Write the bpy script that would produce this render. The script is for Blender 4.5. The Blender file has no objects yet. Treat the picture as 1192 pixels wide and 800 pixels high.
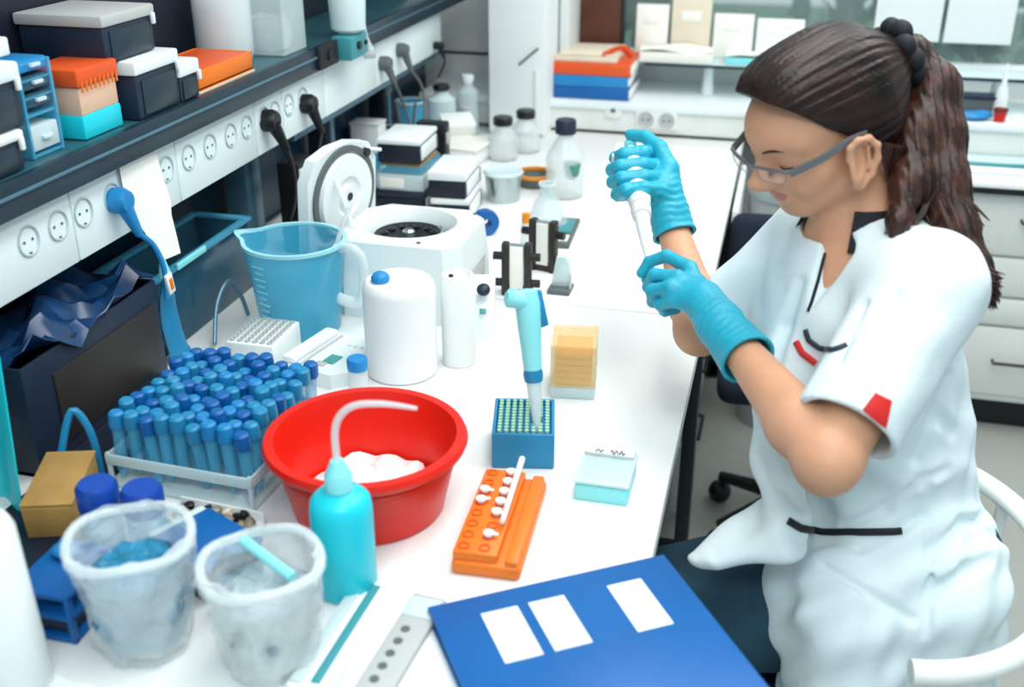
import bpy, bmesh, math, random
import numpy as np
from mathutils import Vector, Matrix, Euler
random.seed(7); rng = np.random.default_rng(7)
PI = math.pi
scn = bpy.context.scene
COL = scn.collection

# ---------------------------------------------------------------- camera
PITCH, YAW = math.radians(25.3), math.radians(14.06)
cam_d = bpy.data.cameras.new('camera'); cam = bpy.data.objects.new('camera', cam_d); COL.objects.link(cam)
cam.location = (0, 0, 1.575)
cam.rotation_euler = (PI/2 - PITCH, 0, YAW)
cam_d.sensor_width = 36; cam_d.lens = 36 * 1260 / 1192
cam_d.clip_start = 0.02
cam_d.dof.use_dof = True; cam_d.dof.focus_distance = 1.75; cam_d.dof.aperture_fstop = 3.0
scn.camera = cam
# ---------------------------------------------------------------- light
scn.view_settings.view_transform = 'Standard'; scn.view_settings.look = 'None'
scn.view_settings.gamma = 1; scn.view_settings.use_curve_mapping = False
scn.view_settings.exposure = 0.1
w = bpy.data.worlds.new('World'); scn.world = w; w.use_nodes = True
w.node_tree.nodes['Background'].inputs[0].default_value = (0.68, 0.87, 0.94, 1)
w.node_tree.nodes['Background'].inputs[1].default_value = 0.55
def area(name, loc, rot, sx, sy, power, col=(1, 1, 1)):
    d = bpy.data.lights.new(name, 'AREA'); d.shape = 'RECTANGLE'; d.size = sx; d.size_y = sy; d.energy = power; d.color = col
    o = bpy.data.objects.new(name, d); COL.objects.link(o); o.location = loc; o.rotation_euler = rot
    return o
area('ceiling_light', (0.0, 1.5, 2.75), (0, 0, 0), 0.5, 2.6, 34, (1.0, 0.99, 0.96))
area('ceiling_light', (0.9, 2.2, 2.75), (0, 0, 0), 0.5, 2.6, 30, (1.0, 0.99, 0.96))
area('ceiling_light', (0.3, -0.6, 2.75), (math.radians(25), 0, 0), 1.6, 0.5, 26, (0.9, 0.98, 1.0))

# ---------------------------------------------------------------- materials
def lin(h):
    h = h.lstrip('#'); v = [int(h[i:i+2], 16)/255 for i in (0, 2, 4)]
    return tuple((c/12.92 if c <= .04045 else ((c+.055)/1.055)**2.4) for c in v) + (1,)
def mat(name, color, rough=.5, metal=0, alpha=1, var=0, vscale=12, bump=0, bscale=60, spec=.5, trans=0, emit=None, estr=0, color2=None, coat=0, stretch=None, ior=1.45, sss=0, bdist=.004):
    m = bpy.data.materials.new(name); m.use_nodes = True
    nt = m.node_tree; b = nt.nodes['Principled BSDF']
    c = lin(color)
    b.inputs['Base Color'].default_value = c
    b.inputs['Roughness'].default_value = rough; b.inputs['Metallic'].default_value = metal
    b.inputs['Specular IOR Level'].default_value = spec; b.inputs['IOR'].default_value = ior
    b.inputs['Alpha'].default_value = alpha; b.inputs['Transmission Weight'].default_value = trans
    b.inputs['Coat Weight'].default_value = coat
    if sss:
        b.inputs['Subsurface Weight'].default_value = sss; b.inputs['Subsurface Radius'].default_value = (.008, .003, .0015)
    if emit:
        b.inputs['Emission Color'].default_value = lin(emit); b.inputs['Emission Strength'].default_value = estr
    if var or bump or color2:
        tc = nt.nodes.new('ShaderNodeTexCoord'); mp = nt.nodes.new('ShaderNodeMapping')
        nt.links.new(tc.outputs['Object'], mp.inputs[0])
        if stretch: mp.inputs['Scale'].default_value = stretch
    if var or color2:
        n = nt.nodes.new('ShaderNodeTexNoise'); n.inputs['Scale'].default_value = vscale; n.inputs['Detail'].default_value = 4
        nt.links.new(mp.outputs[0], n.inputs['Vector'])
        r = nt.nodes.new('ShaderNodeValToRGB')
        c2 = lin(color2) if color2 else tuple(x*(1-var) for x in c[:3])+(1,)
        r.color_ramp.elements[0].color = c2; r.color_ramp.elements[0].position = .35
        r.color_ramp.elements[1].color = c; r.color_ramp.elements[1].position = .65
        nt.links.new(n.outputs['Fac'], r.inputs[0]); nt.links.new(r.outputs[0], b.inputs['Base Color'])
    if bump:
        n2 = nt.nodes.new('ShaderNodeTexNoise'); n2.inputs['Scale'].default_value = bscale; n2.inputs['Detail'].default_value = 3
        nt.links.new(mp.outputs[0], n2.inputs['Vector'])
        bp = nt.nodes.new('ShaderNodeBump'); bp.inputs['Strength'].default_value = bump; bp.inputs['Distance'].default_value = bdist
        nt.links.new(n2.outputs['Fac'], bp.inputs['Height']); nt.links.new(bp.outputs[0], b.inputs['Normal'])
    return m
M = {}
def mk(k, *a, **kw): M[k] = mat(k, *a, **kw)
mk('bench_white', 'eef0ee', .35, var=.02, vscale=6)
mk('white', 'eef2f2', .45); mk('offwhite', 'e3e6e2', .5, var=.04); mk('plastic_white', 'e6eeee', .35)
mk('panel_white', 'e8f3f3', .4, var=.03, vscale=5); mk('wall_white', 'dde1e0', .7, var=.03, vscale=3)
mk('socket_shade_grey', 'b4c8cc', .4); mk('black', '14161a', .4); mk('rubber', '1a1b1f', .6); mk('dark_metal', '2c3138', .4, .6)
mk('navy', '1d2a3f', .45, var=.15); mk('navy_dark', '141d2e', .5); mk('navy_cloth', '172233', .9, bump=.3, bscale=400)
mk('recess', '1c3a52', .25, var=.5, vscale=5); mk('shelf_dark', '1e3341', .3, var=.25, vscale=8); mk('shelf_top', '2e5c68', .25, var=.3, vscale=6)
mk('edge_light', '5a7f92', .3, .3); mk('floor', 'a8aba4', .45, var=.06, vscale=3); mk('grey', 'b6bab8', .5); mk('grey_dark', '5d6464', .5); mk('steel', 'b8c4c4', .25, .9)
mk('blue', '0b60a8', .4, var=.1, vscale=10); mk('blue_mid', '1e86c4', .4, var=.1); mk('blue_deep', '1447a6', .35); mk('blue_tip', '2288b8', .35, var=.12)
mk('teal', '3f8f98', .4); mk('orange', 'f07a1c', .4, var=.06, vscale=20); mk('orange_red', 'e0551f', .45); mk('red', 'e01f0c', .35, var=.08, vscale=9)
mk('cyan', '19cfe0', .35); mk('cyan_light', '8fe6ea', .35); mk('ice', 'f4eeee', .6, bump=1, bscale=90)
mk('clear', 'e6f6f8', .12, alpha=.28); mk('clear_white', 'eaf4f6', .25, alpha=.5); mk('frost', 'dff2f4', .4, alpha=.72)
mk('clear_blue', '5cc0e6', .2, alpha=.45); mk('beaker_blue', '4cbfe0', .22, alpha=.48); mk('beaker_rim', 'a8e6f2', .25, alpha=.85); mk('cyan_trans', '22d0dc', .3, alpha=.88)
mk('bag', 'f4fcfd', .06, alpha=.33, bump=1, bscale=30, bdist=.012); mk('bag_blue', '2f93bd', .15, alpha=.85, bump=1, bscale=34, bdist=.02, var=.5, vscale=30); mk('bag_grey', 'c4d4da', .15, alpha=.8, bump=1, bscale=34, bdist=.01, color2='7d949d', vscale=34)
mk('clear_bottle', 'f2f8f8', .12, alpha=.3); mk('film_blue', '16406e', .25, var=.6, vscale=14)
mk('tint', '2a5a70', .12, alpha=.8, var=.2); mk('paper', 'f0eee6', .8); mk('cream', 'e6d9c4', .7, var=.1); mk('card', 'b08a4c', .8, var=.2, vscale=20); mk('brown', '5c3424', .8, var=.3)
mk('skin', 'd59f7e', .5, var=.09, vscale=18, bump=.06, bscale=220, sss=.12); mk('lip', 'bd7a6b', .4)
mk('glove', '22a9c4', .42, var=.1, vscale=25, bump=.35, bscale=110)
mk('coat', 'dbe9ed', .8, bump=.25, bscale=55, var=.02, vscale=8); mk('coat_black', '10151e', .7); mk('red_tab', 'c8201a', .6)
mk('hair', '2b1914', .40, color2='110908', spec=.35, vscale=16, stretch=(.6, 2.5, 2.5), bump=.2, bscale=90); mk('hair_tail', '472a20', .40, color2='180d0c', spec=.35, vscale=26, stretch=(3, 3, .25), bump=.05, bscale=70)
mk('jeans', '1d4254', .85, var=.3, vscale=14, bump=.3, bscale=300)
mk('lens', 'dfeaec', .05, alpha=.10); mk('frame_grey', '6d6f72', .35, .3)
mk('green', '2f7f68', .7, var=.5, vscale=9); mk('glass_green', '2e8f7e', .15, alpha=.75); mk('mould', '2b2724', .5); mk('pale_tip', 'a8d8b8', .4); mk('yellow', 'f8dc98', .25, alpha=.35)
mk('amber', 'f59a22', .4, var=.15, vscale=30); mk('salmon', 'e8c0a4', .5, alpha=.92); mk('pebble', 'cfc0a2', .6, color2='3a3a38', vscale=40)
mk('leaf', '3f7d5c', .7, color2='1d4a3a', vscale=14); mk('window_glass', 'dff0f0', .05, alpha=.12); mk('grass', '6f9a78', .9, var=.3)
mk('screen', '4f9d98', .25); mk('button_blue', '1f86c8', .4); mk('eye_white', 'e8e4e0', .3); mk('white_tube', 'f2f4f4', .4); mk('chair_white', 'eef0ee', .3)

# ---------------------------------------------------------------- helpers
class MB:
    def __init__(s): s.bm = bmesh.new()
    def _x(s, verts, mtx):
        bmesh.ops.transform(s.bm, matrix=mtx, verts=verts)
    def box(s, c, d, bev=0, rot=(0, 0, 0), seg=2):
        r = bmesh.ops.create_cube(s.bm, size=1); v = r['verts']
        bmesh.ops.scale(s.bm, vec=d, verts=v)
        if bev:
            es = list({e for x in v for e in x.link_edges})
            q = bmesh.ops.bevel(s.bm, geom=es, offset=bev, segments=seg, affect='EDGES', profile=.5)
            v = list({x for f in q['faces'] for x in f.verts} | {x for x in v if x.is_valid})
        s._x(v, Matrix.Translation(c) @ Euler(rot).to_matrix().to_4x4()); return s
    def cyl(s, p0, p1, r0, r1=None, n=24):
        return s.tube([p0, p1], [r0, r0 if r1 is None else r1], n, smooth=False)
    def lathe(s, prof, n=40, c=(0, 0, 0), f=None, mtx=None, close=False):
        rings = []; mtx = mtx or Matrix.Translation(c)
        for r, z in prof:
            if r < 1e-6: rings.append([s.bm.verts.new(mtx @ Vector((0, 0, z)))])
            else:
                rg = []
                for i in range(n):
                    a = 2*PI*i/n; p = Vector((r*math.cos(a), r*math.sin(a), z))
                    if f: p = Vector(f(p, a))
                    rg.append(s.bm.verts.new(mtx @ p))
                rings.append(rg)
        if close: rings.append(rings[0])
        for a, b in zip(rings[:-1], rings[1:]):
            if len(a) == 1 and len(b) == 1: continue
            for i in range(n):
                j = (i+1) % n
                if len(a) == 1: s.bm.faces.new((a[0], b[j], b[i]))
                elif len(b) == 1: s.bm.faces.new((a[i], a[j], b[0]))
                else: s.bm.faces.new((a[i], a[j], b[j], b[i]))
        return s
    def tube(s, pts, r, n=10, smooth=True, flat=None, up=None):
        P = [Vector(p) for p in pts]
        R = list(r) if hasattr(r, '__len__') else [r]*len(P)
        if smooth and len(P) > 2:
            Q = []; RR = []
            for i in range(len(P)-1):
                p0 = P[max(i-1, 0)]; p1 = P[i]; p2 = P[i+1]; p3 = P[min(i+2, len(P)-1)]
                for k in range(5):
                    t = k/5; Q.append(.5*((2*p1)+(p2-p0)*t+(2*p0-5*p1+4*p2-p3)*t*t+(3*p1-p0-3*p2+p3)*t**3)); RR.append(R[i]*(1-t)+R[i+1]*t)
            Q.append(P[-1]); RR.append(R[-1]); P, R = Q, RR
        rings = []; prev = None
        for i, p in enumerate(P):
            t = (P[min(i+1, len(P)-1)]-P[max(i-1, 0)]).normalized()
            if up is not None: u = Vector(up); u = (u - t*u.dot(t)).normalized()
            elif prev is None:
                u = t.orthogonal().normalized()
            else:
                u = (prev - t*prev.dot(t)).normalized()
            prev = u; v = t.cross(u)
            ky = flat or 1
            rings.append([s.bm.verts.new(p + (u*math.cos(2*PI*k/n)*ky + v*math.sin(2*PI*k/n))*R[i]) for k in range(n)])
        for a, b in zip(rings[:-1], rings[1:]):
            for k in range(n): s.bm.faces.new((a[k], a[(k+1) % n], b[(k+1) % n], b[k]))
        s.bm.faces.new(rings[0][::-1]); s.bm.faces.new(rings[-1]); return s
    def ball(s, c, r, u=16, v=10, rot=(0, 0, 0)):
        q = bmesh.ops.create_uvsphere(s.bm, u_segments=u, v_segments=v, radius=1)
        rr = r if hasattr(r, '__len__') else (r, r, r)
        bmesh.ops.scale(s.bm, vec=rr, verts=q['verts']); s._x(q['verts'], Matrix.Translation(c) @ Euler(rot).to_matrix().to_4x4()); return s
    def prism(s, poly, z0, z1, mtx=None):
        mtx = mtx or Matrix()
        a = [s.bm.verts.new(mtx @ Vector((x, y, z0))) for x, y in poly]; b = [s.bm.verts.new(mtx @ Vector((x, y, z1))) for x, y in poly]
        n = len(poly)
        for i in range(n): s.bm.faces.new((a[i], a[(i+1) % n], b[(i+1) % n], b[i]))
        s.bm.faces.new(a[::-1]); s.bm.faces.new(b); return s
    def sheet(s, rows, th):                      # grid of points made into a thin solid
        g = [[Vector(p) for p in r] for r in rows]; nr, nc = len(g), len(g[0])
        N = [[None]*nc for _ in range(nr)]
        for i in range(nr):
            for j in range(nc):
                du = g[min(i+1, nr-1)][j]-g[max(i-1, 0)][j]; dv = g[i][min(j+1, nc-1)]-g[i][max(j-1, 0)]
                N[i][j] = du.cross(dv).normalized()
        A = [[s.bm.verts.new(g[i][j]+N[i][j]*th/2) for j in range(nc)] for i in range(nr)]
        B = [[s.bm.verts.new(g[i][j]-N[i][j]*th/2) for j in range(nc)] for i in range(nr)]
        for i in range(nr-1):
            for j in range(nc-1):
                s.bm.faces.new((A[i][j], A[i+1][j], A[i+1][j+1], A[i][j+1])); s.bm.faces.new((B[i][j], B[i][j+1], B[i+1][j+1], B[i+1][j]))
        rim = [(i, 0) for i in range(nr)]+[(nr-1, j) for j in range(1, nc)]+[(i, nc-1) for i in range(nr-2, -1, -1)]+[(0, j) for j in range(nc-2, 0, -1)]
        for k in range(len(rim)):
            (i, j), (p, q) = rim[k], rim[(k+1) % len(rim)]
            s.bm.faces.new((A[i][j], B[i][j], B[p][q], A[p][q]))
        return s
    def text(s, body, size, depth, mtx):
        cu = bpy.data.curves.new('t', 'FONT'); cu.body = body; cu.size = size; cu.extrude = depth; cu.align_x = 'CENTER'; cu.align_y = 'CENTER'
        o = bpy.data.objects.new('t', cu); COL.objects.link(o); dg = bpy.context.evaluated_depsgraph_get()
        me = bpy.data.meshes.new_from_object(o.evaluated_get(dg)); bpy.data.objects.remove(o)
        n0 = len(s.bm.verts); s.bm.from_mesh(me); s.bm.verts.ensure_lookup_table()
        s._x(s.bm.verts[n0:], mtx); return s
    def build(s, name, material, parent=None, angle=38):
        bmesh.ops.recalc_face_normals(s.bm, faces=s.bm.faces)
        me = bpy.data.meshes.new(name); s.bm.to_mesh(me); s.bm.free()
        me.shade_smooth(); me.set_sharp_from_angle(angle=math.radians(angle))
        o = bpy.data.objects.new(name, me); COL.objects.link(o)
        me.materials.append(M[material] if isinstance(material, str) else material)
        if parent: o.parent = parent
        return o
def tag(o, label=None, cat=None, group=None, kind=None):
    if label: o['label'] = label
    if cat: o['category'] = cat
    if group: o['group'] = group
    if kind: o['kind'] = kind
    return o
def T(name, label, cat, loc=(0, 0, 0), rz=0, group=None):
    o = bpy.data.objects.new(name, None); COL.objects.link(o); o.empty_display_size = .02
    o.location = loc; o.rotation_euler = (0, 0, rz); return tag(o, label, cat, group)
def S(name, mb, material):
    return tag(mb.build(name, material), kind='structure')
def copy_tree(o, parent=None):
    c = o.copy(); COL.objects.link(c)
    if parent: c.parent = parent
    for ch in list(o.children): copy_tree(ch, c)
    return c
def dup(o, loc, rz=0, label=None, group=None, rot=None):
    c = copy_tree(o); c.location = loc; c.rotation_euler = rot or (0, 0, rz)
    if label: c['label'] = label
    if group: c['group'] = group
    return c
def cup(ro_b, ro_t, h, th, z0=0.0, base=None):   # profile of an open vessel with a wall
    base = base or th
    return [(0, z0), (ro_b, z0), (ro_t, z0+h), (ro_t-th, z0+h), (ro_b-th, z0+base), (0, z0+base)]
BZ = .75
R_ = math.radians
# ================================================================ the setting
S('floor', MB().box((.6, 1.6, -.02), (5.2, 5.4, .04)), 'floor')
S('wall_left', MB().box((-1.19, 1.6, 1.4), (.06, 5.4, 2.8)), 'wall_white')
# back wall with a window opening
wb = MB()
wb.box((1.0, 3.58, .45), (4.4, .06, .92)); wb.box((-.93, 3.58, 1.85), (.5, .06, 1.9)); wb.box((2.2, 3.58, 1.85), (2.0, .06, 1.9)); wb.box((.26, 3.58, 2.55), (1.9, .06, .5))
S('wall_back', wb, 'wall_white')
win = S('window_1', MB().box((.26, 3.56, .925), (1.9, .06, .03), .004).box((.26, 3.56, 2.29), (1.9, .06, .03), .004).box((-.68, 3.56, 1.6), (.03, .06, 1.36)).box((1.2, 3.56, 1.6), (.03, .06, 1.36)).box((.31, 3.56, 1.6), (.04, .05, 1.36)), 'plastic_white')
MB().box((.26, 3.56, 1.6), (1.86, .006, 1.34)).build('window_pane', 'window_glass', win)
# ground and hedge outside the window
S('ground', MB().box((.5, 9.4, -.5), (16, 11.4, .06)), 'grass')
def bush(x, y, h, label):
    t = T('bush', label, 'bush', (x, y, -.47), 0, 'bushes outside the window')
    b = MB()
    for i in range(420):
        a = random.uniform(0, 2*PI); zz = random.random(); rr = .75*math.sqrt(max(0, 1-(2*zz-.9)**2))*random.uniform(.55, 1)
        p = Vector((rr*math.cos(a), rr*math.sin(a)*.8, .15+zz*h)); e = Euler((random.uniform(0, 6), random.uniform(0, 6), random.uniform(0, 6))).to_matrix()
        s_ = random.uniform(.07, .13)
        v = [b.bm.verts.new(p+e @ Vector(q)*s_) for q in ((-1, 0, 0), (0, -.5, .15), (1, 0, 0), (0, .5, .15))]
        b.bm.faces.new((v[0], v[1], v[2])); b.bm.faces.new((v[0], v[2], v[3]))
    b.build('foliage', 'leaf', t)
    MB().cyl((0, 0, 0), (0, 0, h*.6), .04, .02, 8).build('stem', 'brown', t)
bush(-1.1, 6.2, 1.35, 'leafy green bush outside the window, left one'); bush(.62, 6.4, 1.5, 'leafy green bush outside the window, middle one'); bush(2.35, 6.2, 1.45, 'leafy green bush outside the window, right one')
# ledge with cable trunking below the window
S('trim_1', MB().box((.6, 3.38, .833), (3.4, .36, .022), .004), 'plastic_white')
S('trim_2', MB().box((.6, 3.36, .79), (3.4, .30, .066), .003), 'offwhite')
def twin_socket(x):
    t = T('wall_socket', 'white double power outlet on the trunking behind the bench', 'socket', (x, 3.21, .8))
    MB().box((0, -.004, 0), (.125, .012, .056), .003).build('cover_plate', 'offwhite', t)
    for dx in (-.031, .031):
        k = MB().lathe([(0, 0), (.019, 0), (.022, .004), (.0235, .004), (.0235, -.002), (0, -.002)], 24, mtx=Matrix.Translation((dx, -.0105, 0)) @ Matrix.Rotation(PI/2, 4, 'X')).build('power_socket', 'grey', t)
        MB().cyl((dx-.008, -.0105, 0), (dx-.008, -.014, 0), .0028, n=8).cyl((dx+.008, -.0105, 0), (dx+.008, -.014, 0), .0028, n=8).build('contact_hole', 'black', k)
twin_socket(-.36)
s1 = T('wall_outlet', 'small white outlet with dark port on trunking, left of double outlet', 'socket', (-.49, 3.21, .818))
MB().box((0, -.003, 0), (.05, .01, .04), .003).build('cover_plate', 'offwhite', s1); MB().box((0, -.009, .004), (.014, .006, .012), .002).build('port', 'grey_dark', s1)
# tall white cupboard standing on the back left corner of the bench
t = T('wall_cupboard', 'white upright cupboard on the far left end of the bench', 'cupboard', (-.765, 3.3, BZ))
MB().box((0, 0, .55), (.17, .36, 1.10), .004).build('body', 'white', t)
d = MB().box((.0, -.187, .55), (.166, .014, 1.08), .003).build('door', 'white', t)
MB().tube([(.066, -.197, .262), (.008, -.197, .212)], .003, 8).build('latch_bar', 'grey_dark', d)
MB().box((.06, -.196, .1), (.012, .006, .2), .002).build('edge_trim', 'offwhite', d)
t = T('partition_post', 'narrow white upright post at the right of the far cupboard', 'post', (-.662, 3.42, .845))
MB().box((0, 0, .5), (.03, .26, 1.0), .003).build('post', 'wall_white', t); MB().box((-.017, -.125, .5), (.006, .012, 1.0)).build('gap_strip', 'grey_dark', t)
# ================================================================ main bench
t = T('lab_bench', 'long white laboratory bench running to the back wall', 'bench', (-.62, 1.8, 0))
MB().box((.005, 1.6-1.8-.51, .735), (1.03, 1.596, .03), .003).build('worktop', 'bench_white', t)
MB().box((.005, 2.55-1.8, .735), (1.03, 1.316, .03), .003).build('worktop', 'bench_white', t)
MB().box((.47, -.05, .70), (.02, 2.9, .038)).build('apron', 'grey', t)
for y in (.62, 2.13, 3.165):
    lg = MB().box((.495, y-1.8, .36), (.03, .06, .70), .004).box((.21, y-1.8, .03), (.60, .06, .05), .004).box((.21, y-1.8, .69), (.57, .05, .03), .004)
    lg.build('leg_frame', 'dark_metal', t)
for y in (.62, 3.165): MB().box((-.45, y-1.8, .36), (.03, .06, .70), .004).build('leg', 'dark_metal', t)
def pedestal(y, lab):
    t = T('under_bench_cabinet', lab, 'cabinet', (-.36, y, 0), 0, 'cabinets under the bench')
    MB().box((0, 0, .37), (.40, .44, .56), .004).build('body', 'grey', t)
    for zz, hh in ((.56, .16), (.385, .16), (.20, .18)):
        d = MB().box((.208, 0, zz), (.018, .43, hh), .003).build('drawer', 'offwhite', t)
        MB().tube([(.217, -.06, zz+.03), (.245, -.06, zz+.03), (.245, .06, zz+.03), (.217, .06, zz+.03)], .005, 8, smooth=False).build('handle', 'black', d)
    for dx in (-.15, .15):
        for dy in (-.17, .17):
            MB().cyl((dx-.012, dy, .03), (dx+.012, dy, .03), .03, n=16).box((dx, dy, .075), (.03, .03, .034)).build('castor', 'black', t)
pedestal(2.40, 'grey drawer cabinet with black handles under the bench, nearer one'); pedestal(2.86, 'grey drawer cabinet with black handles under the bench, farther one')
# thin white mat at the far end of the bench
tag(MB().prism([(-.42, 2.525), (-.135, 2.565), (-.14, 3.09), (-.46, 3.09)], BZ+.0005, BZ+.006).build('bench_mat', 'white'), 'thin white board lying on the far end of the bench', 'board')
# dark strip along the far right corner
# ================================================================ right-hand counter and drawers
t = T('drawer_cabinet', 'white drawer cabinet with black handles behind the woman, right edge', 'cabinet', (.92, 3.19, 0))
MB().box((0, .0, .41), (.92, .40, .62), .003).build('body', 'white', t)
MB().box((0, .03, .05), (.90, .36, .1)).build('plinth', 'black', t)
for z0, z1, hz in ((.545, .715, .645), (.428, .536, None), (.342, .418, None), (.128, .332, .235)):
    for x in (-.23, .23):
        d = MB().box((x, -.209, (z0+z1)/2), (.452, .018, z1-z0), .003).build('drawer', 'offwhite', t)
        if hz: MB().tube([(x-.045, -.216, hz), (x-.045, -.24, hz), (x+.045, -.24, hz), (x+.045, -.216, hz)], .0045, 8, smooth=False).build('handle', 'black', d)
t = T('side_counter', 'white counter top on the drawer cabinet behind the woman', 'counter', (.92, 3.19, .72))
MB().box((0, -.02, .015), (.96, .44, .028), .003).build('worktop', 'white', t); MB().box((0, -.241, .007), (.96, .004, .016)).build('edge_strip', 'black', t)
t = T('glass_tray', 'flat glass tray lying on the white counter behind the woman', 'tray', (.60, 3.16, BZ))
MB().box((0, 0, .004), (.30, .26, .006), .002).build('base', 'frost', t)
r = MB()
for a, b, c, e in ((0, -.13, .30, .008), (0, .13, .30, .008), (-.15, 0, .008, .26), (.15, 0, .008, .26)): r.box((a, b, .01), (c, e, .018), .002)
r.build('rim', 'white', t); MB().tube([(-.12, -.08, .012), (0, -.085, .013), (.12, -.07, .012)], .006, 8).build('tube', 'teal', t)
# white corner riser beside counter: things on window ledge
LZ = .8445
def binder(name, c, d, m, lab, bevm=.004, rz=0):
    t = T(name, lab, 'binder', c, rz, 'binders lying on the ledge')
    MB().box((0, 0, d[2]/2), (d[0], d[1], d[2]), bevm).build('cover', m, t)
    MB().box((d[0]/2-.003, -.004, d[2]/2), (.016, d[1]-.02, d[2]-.012), .001).build('paper_block', 'paper', t)
    return t
binder('ring_binder', (-.565, 3.34, LZ), (.23, .22, .036), 'blue', 'blue binder at the bottom of the stack on the ledge')
binder('ring_binder', (-.568, 3.34, LZ+.0365), (.225, .22, .034), 'blue_mid', 'lighter blue binder second from bottom on the ledge', rz=.02)
binder('ring_binder', (-.565, 3.34, LZ+.071), (.235, .22, .036), 'orange_red', 'orange red binder on top of the blue binders')
t = T('paper_stack', 'cream stack of papers on top of the orange red binder', 'papers', (-.585, 3.34, LZ+.1075))
MB().box((0, 0, .008), (.19, .2, .016), .003).box((.004, .003, .02), (.18, .19, .006), .002, (0, 0, .04)).build('papers', 'cream', t)
MB().tube([(.05, -.09, .022), (.10, -.06, .04), (.13, -.03, .012)], .012, 8, flat=.4).build('torn_flap', 'orange_red', t)
t = T('cardboard_box', 'dark brown cardboard box behind the binder stack', 'box', (-.58, 3.49, LZ))
MB().box((0, 0, .16), (.13, .06, .32), .003).build('body', 'brown', t); MB().box((.066, 0, .16), (.008, .062, .32), .001).build('dark_edge', 'black', t)
# glass shelf on posts above the ledge
t = T('glass_shelf', 'long glass shelf with dark front edge above the window ledge', 'shelf', (.25, 3.40, LZ))
MB().box((0, 0, .095), (1.34, .14, .006), .001).build('glass_plate', 'frost', t); MB().box((0, -.071, .095), (1.34, .003, .009)).build('front_edge', 'shelf_dark', t)
for x in (-.48, .345): MB().lathe([(0, 0), (.02, 0), (.016, .03), (.013, .0915), (0, .0915)], 16, c=(x, 0, 0)).build('shelf_post', 'plastic_white', t)
GZ = LZ+.0985
def papers(x, y, w_, d_, h_, m, lab, rz, tilt=0):
    t = T('paper_stack', lab, 'papers', (x, y, GZ), rz)
    b = MB().box((0, 0, h_/2), (w_, d_, h_), .002); b.build('papers', m, t)
    rows = [[(-w_/2+w_*i/6, -d_/2+d_*j/4, h_+.004+.006*math.sin(i*1.1+j)) for j in range(5)] for i in range(7)]
    MB().sheet(rows, .0012).build('top_sheet', 'paper', t); return t
papers(-.33, 3.40, .22, .12, .03, 'paper', 'low stack of white papers on the glass shelf beside the binders', .05)
papers(-.05, 3.41, .26, .11, .02, 'cyan_light', 'pale blue folder of papers on the glass shelf behind the woman', -.03)
def box_file(x, y, w_, h_, lab, m='white', lean=0):
    t = T('box_file', lab, 'file', (x, y, GZ)); t.rotation_euler = (lean, 0, 0)
    MB().box((0, 0, h_/2), (w_, .02, h_), .003).build('cover', m, t); MB().box((0, -.0105, h_*.7), (w_*.5, .002, h_*.18), .0005).build('label', 'paper', t)
for i, (x, w_, h_, m) in enumerate(((-.42, .10, .15, 'paper'), (-.30, .12, .17, 'cream'), (-.17, .12, .13, 'paper'), (-.03, .14, .12, 'white'))):
    box_file(x, 3.475, w_, h_, ['white upright file leaning at window, beside brown box', 'cream upright file at window, second from brown box', 'white upright file at window, third from brown box', 'wide white upright file at window nearest the head'][i], m, -.06)
# window blind slats (white vertical panels at the right)
t = T('window_blind', 'white panel blind hanging in the window at the right', 'blind', (.45, 3.50, 1.0))
for i, x in enumerate((-.115, .085)): MB().box((x, 0, .55), (.188, .006, 1.08), .002).build('blind_panel', 'white', t)
MB().box((-.015, 0, 1.1), (.42, .03, .03), .003).build('head_rail', 'plastic_white', t)
# right end of ledge
t = T('squeeze_bottle', 'slim white bottle standing on the ledge at the right edge', 'bottle', (.595, 3.29, LZ))
MB().lathe([(0, 0), (.017, 0), (.019, .01), (.018, .06), (.012, .085), (0, .085)], 20).build('body', 'plastic_white', t); MB().lathe([(0, .085), (.008, .085), (.006, .12), (.002, .15), (0, .15)], 12).build('nozzle', 'white', t)
tag(MB().ball((0, 0, .012), (.05, .03, .012), 16, 8).ball((.03, .01, .014), (.03, .02, .012), 12, 8).build('cloth', 'blue_mid'), 'crumpled blue cloth on the ledge behind the ponytail', 'cloth').location = (.515, 3.243, LZ)
t = T('small_box', 'dark grey box on the ledge behind the blue cloth', 'box', (.535, 3.31, LZ)); MB().box((0, 0, .025), (.11, .05, .05), .003).build('body', 'grey_dark', t); MB().box((0, 0, .054), (.112, .062, .008), .002).build('lid', 'navy', t)
t = T('red_pot', 'small dark red pot on the ledge beside the slim bottle', 'pot', (.59, 3.235, LZ)); MB().lathe([(0, 0), (.014, 0), (.018, .03), (.016, .032), (0, .026)], 18).build('pot', 'red_tab', t); MB().lathe([(.016, .030), (.019, .030), (.019, .036), (.016, .036)], 18, close=True).build('rim', 'brown', t)
papers2 = T('paper_stack', 'white books lying on the ledge behind the ponytail', 'papers', (.43, 3.36, LZ)); MB().box((0, 0, .012), (.10, .1, .024), .002).build('book', 'paper', papers2); MB().box((.01, .0, .036), (.09, .1, .02), .002).build('book', 'cyan_light', papers2)
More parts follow.
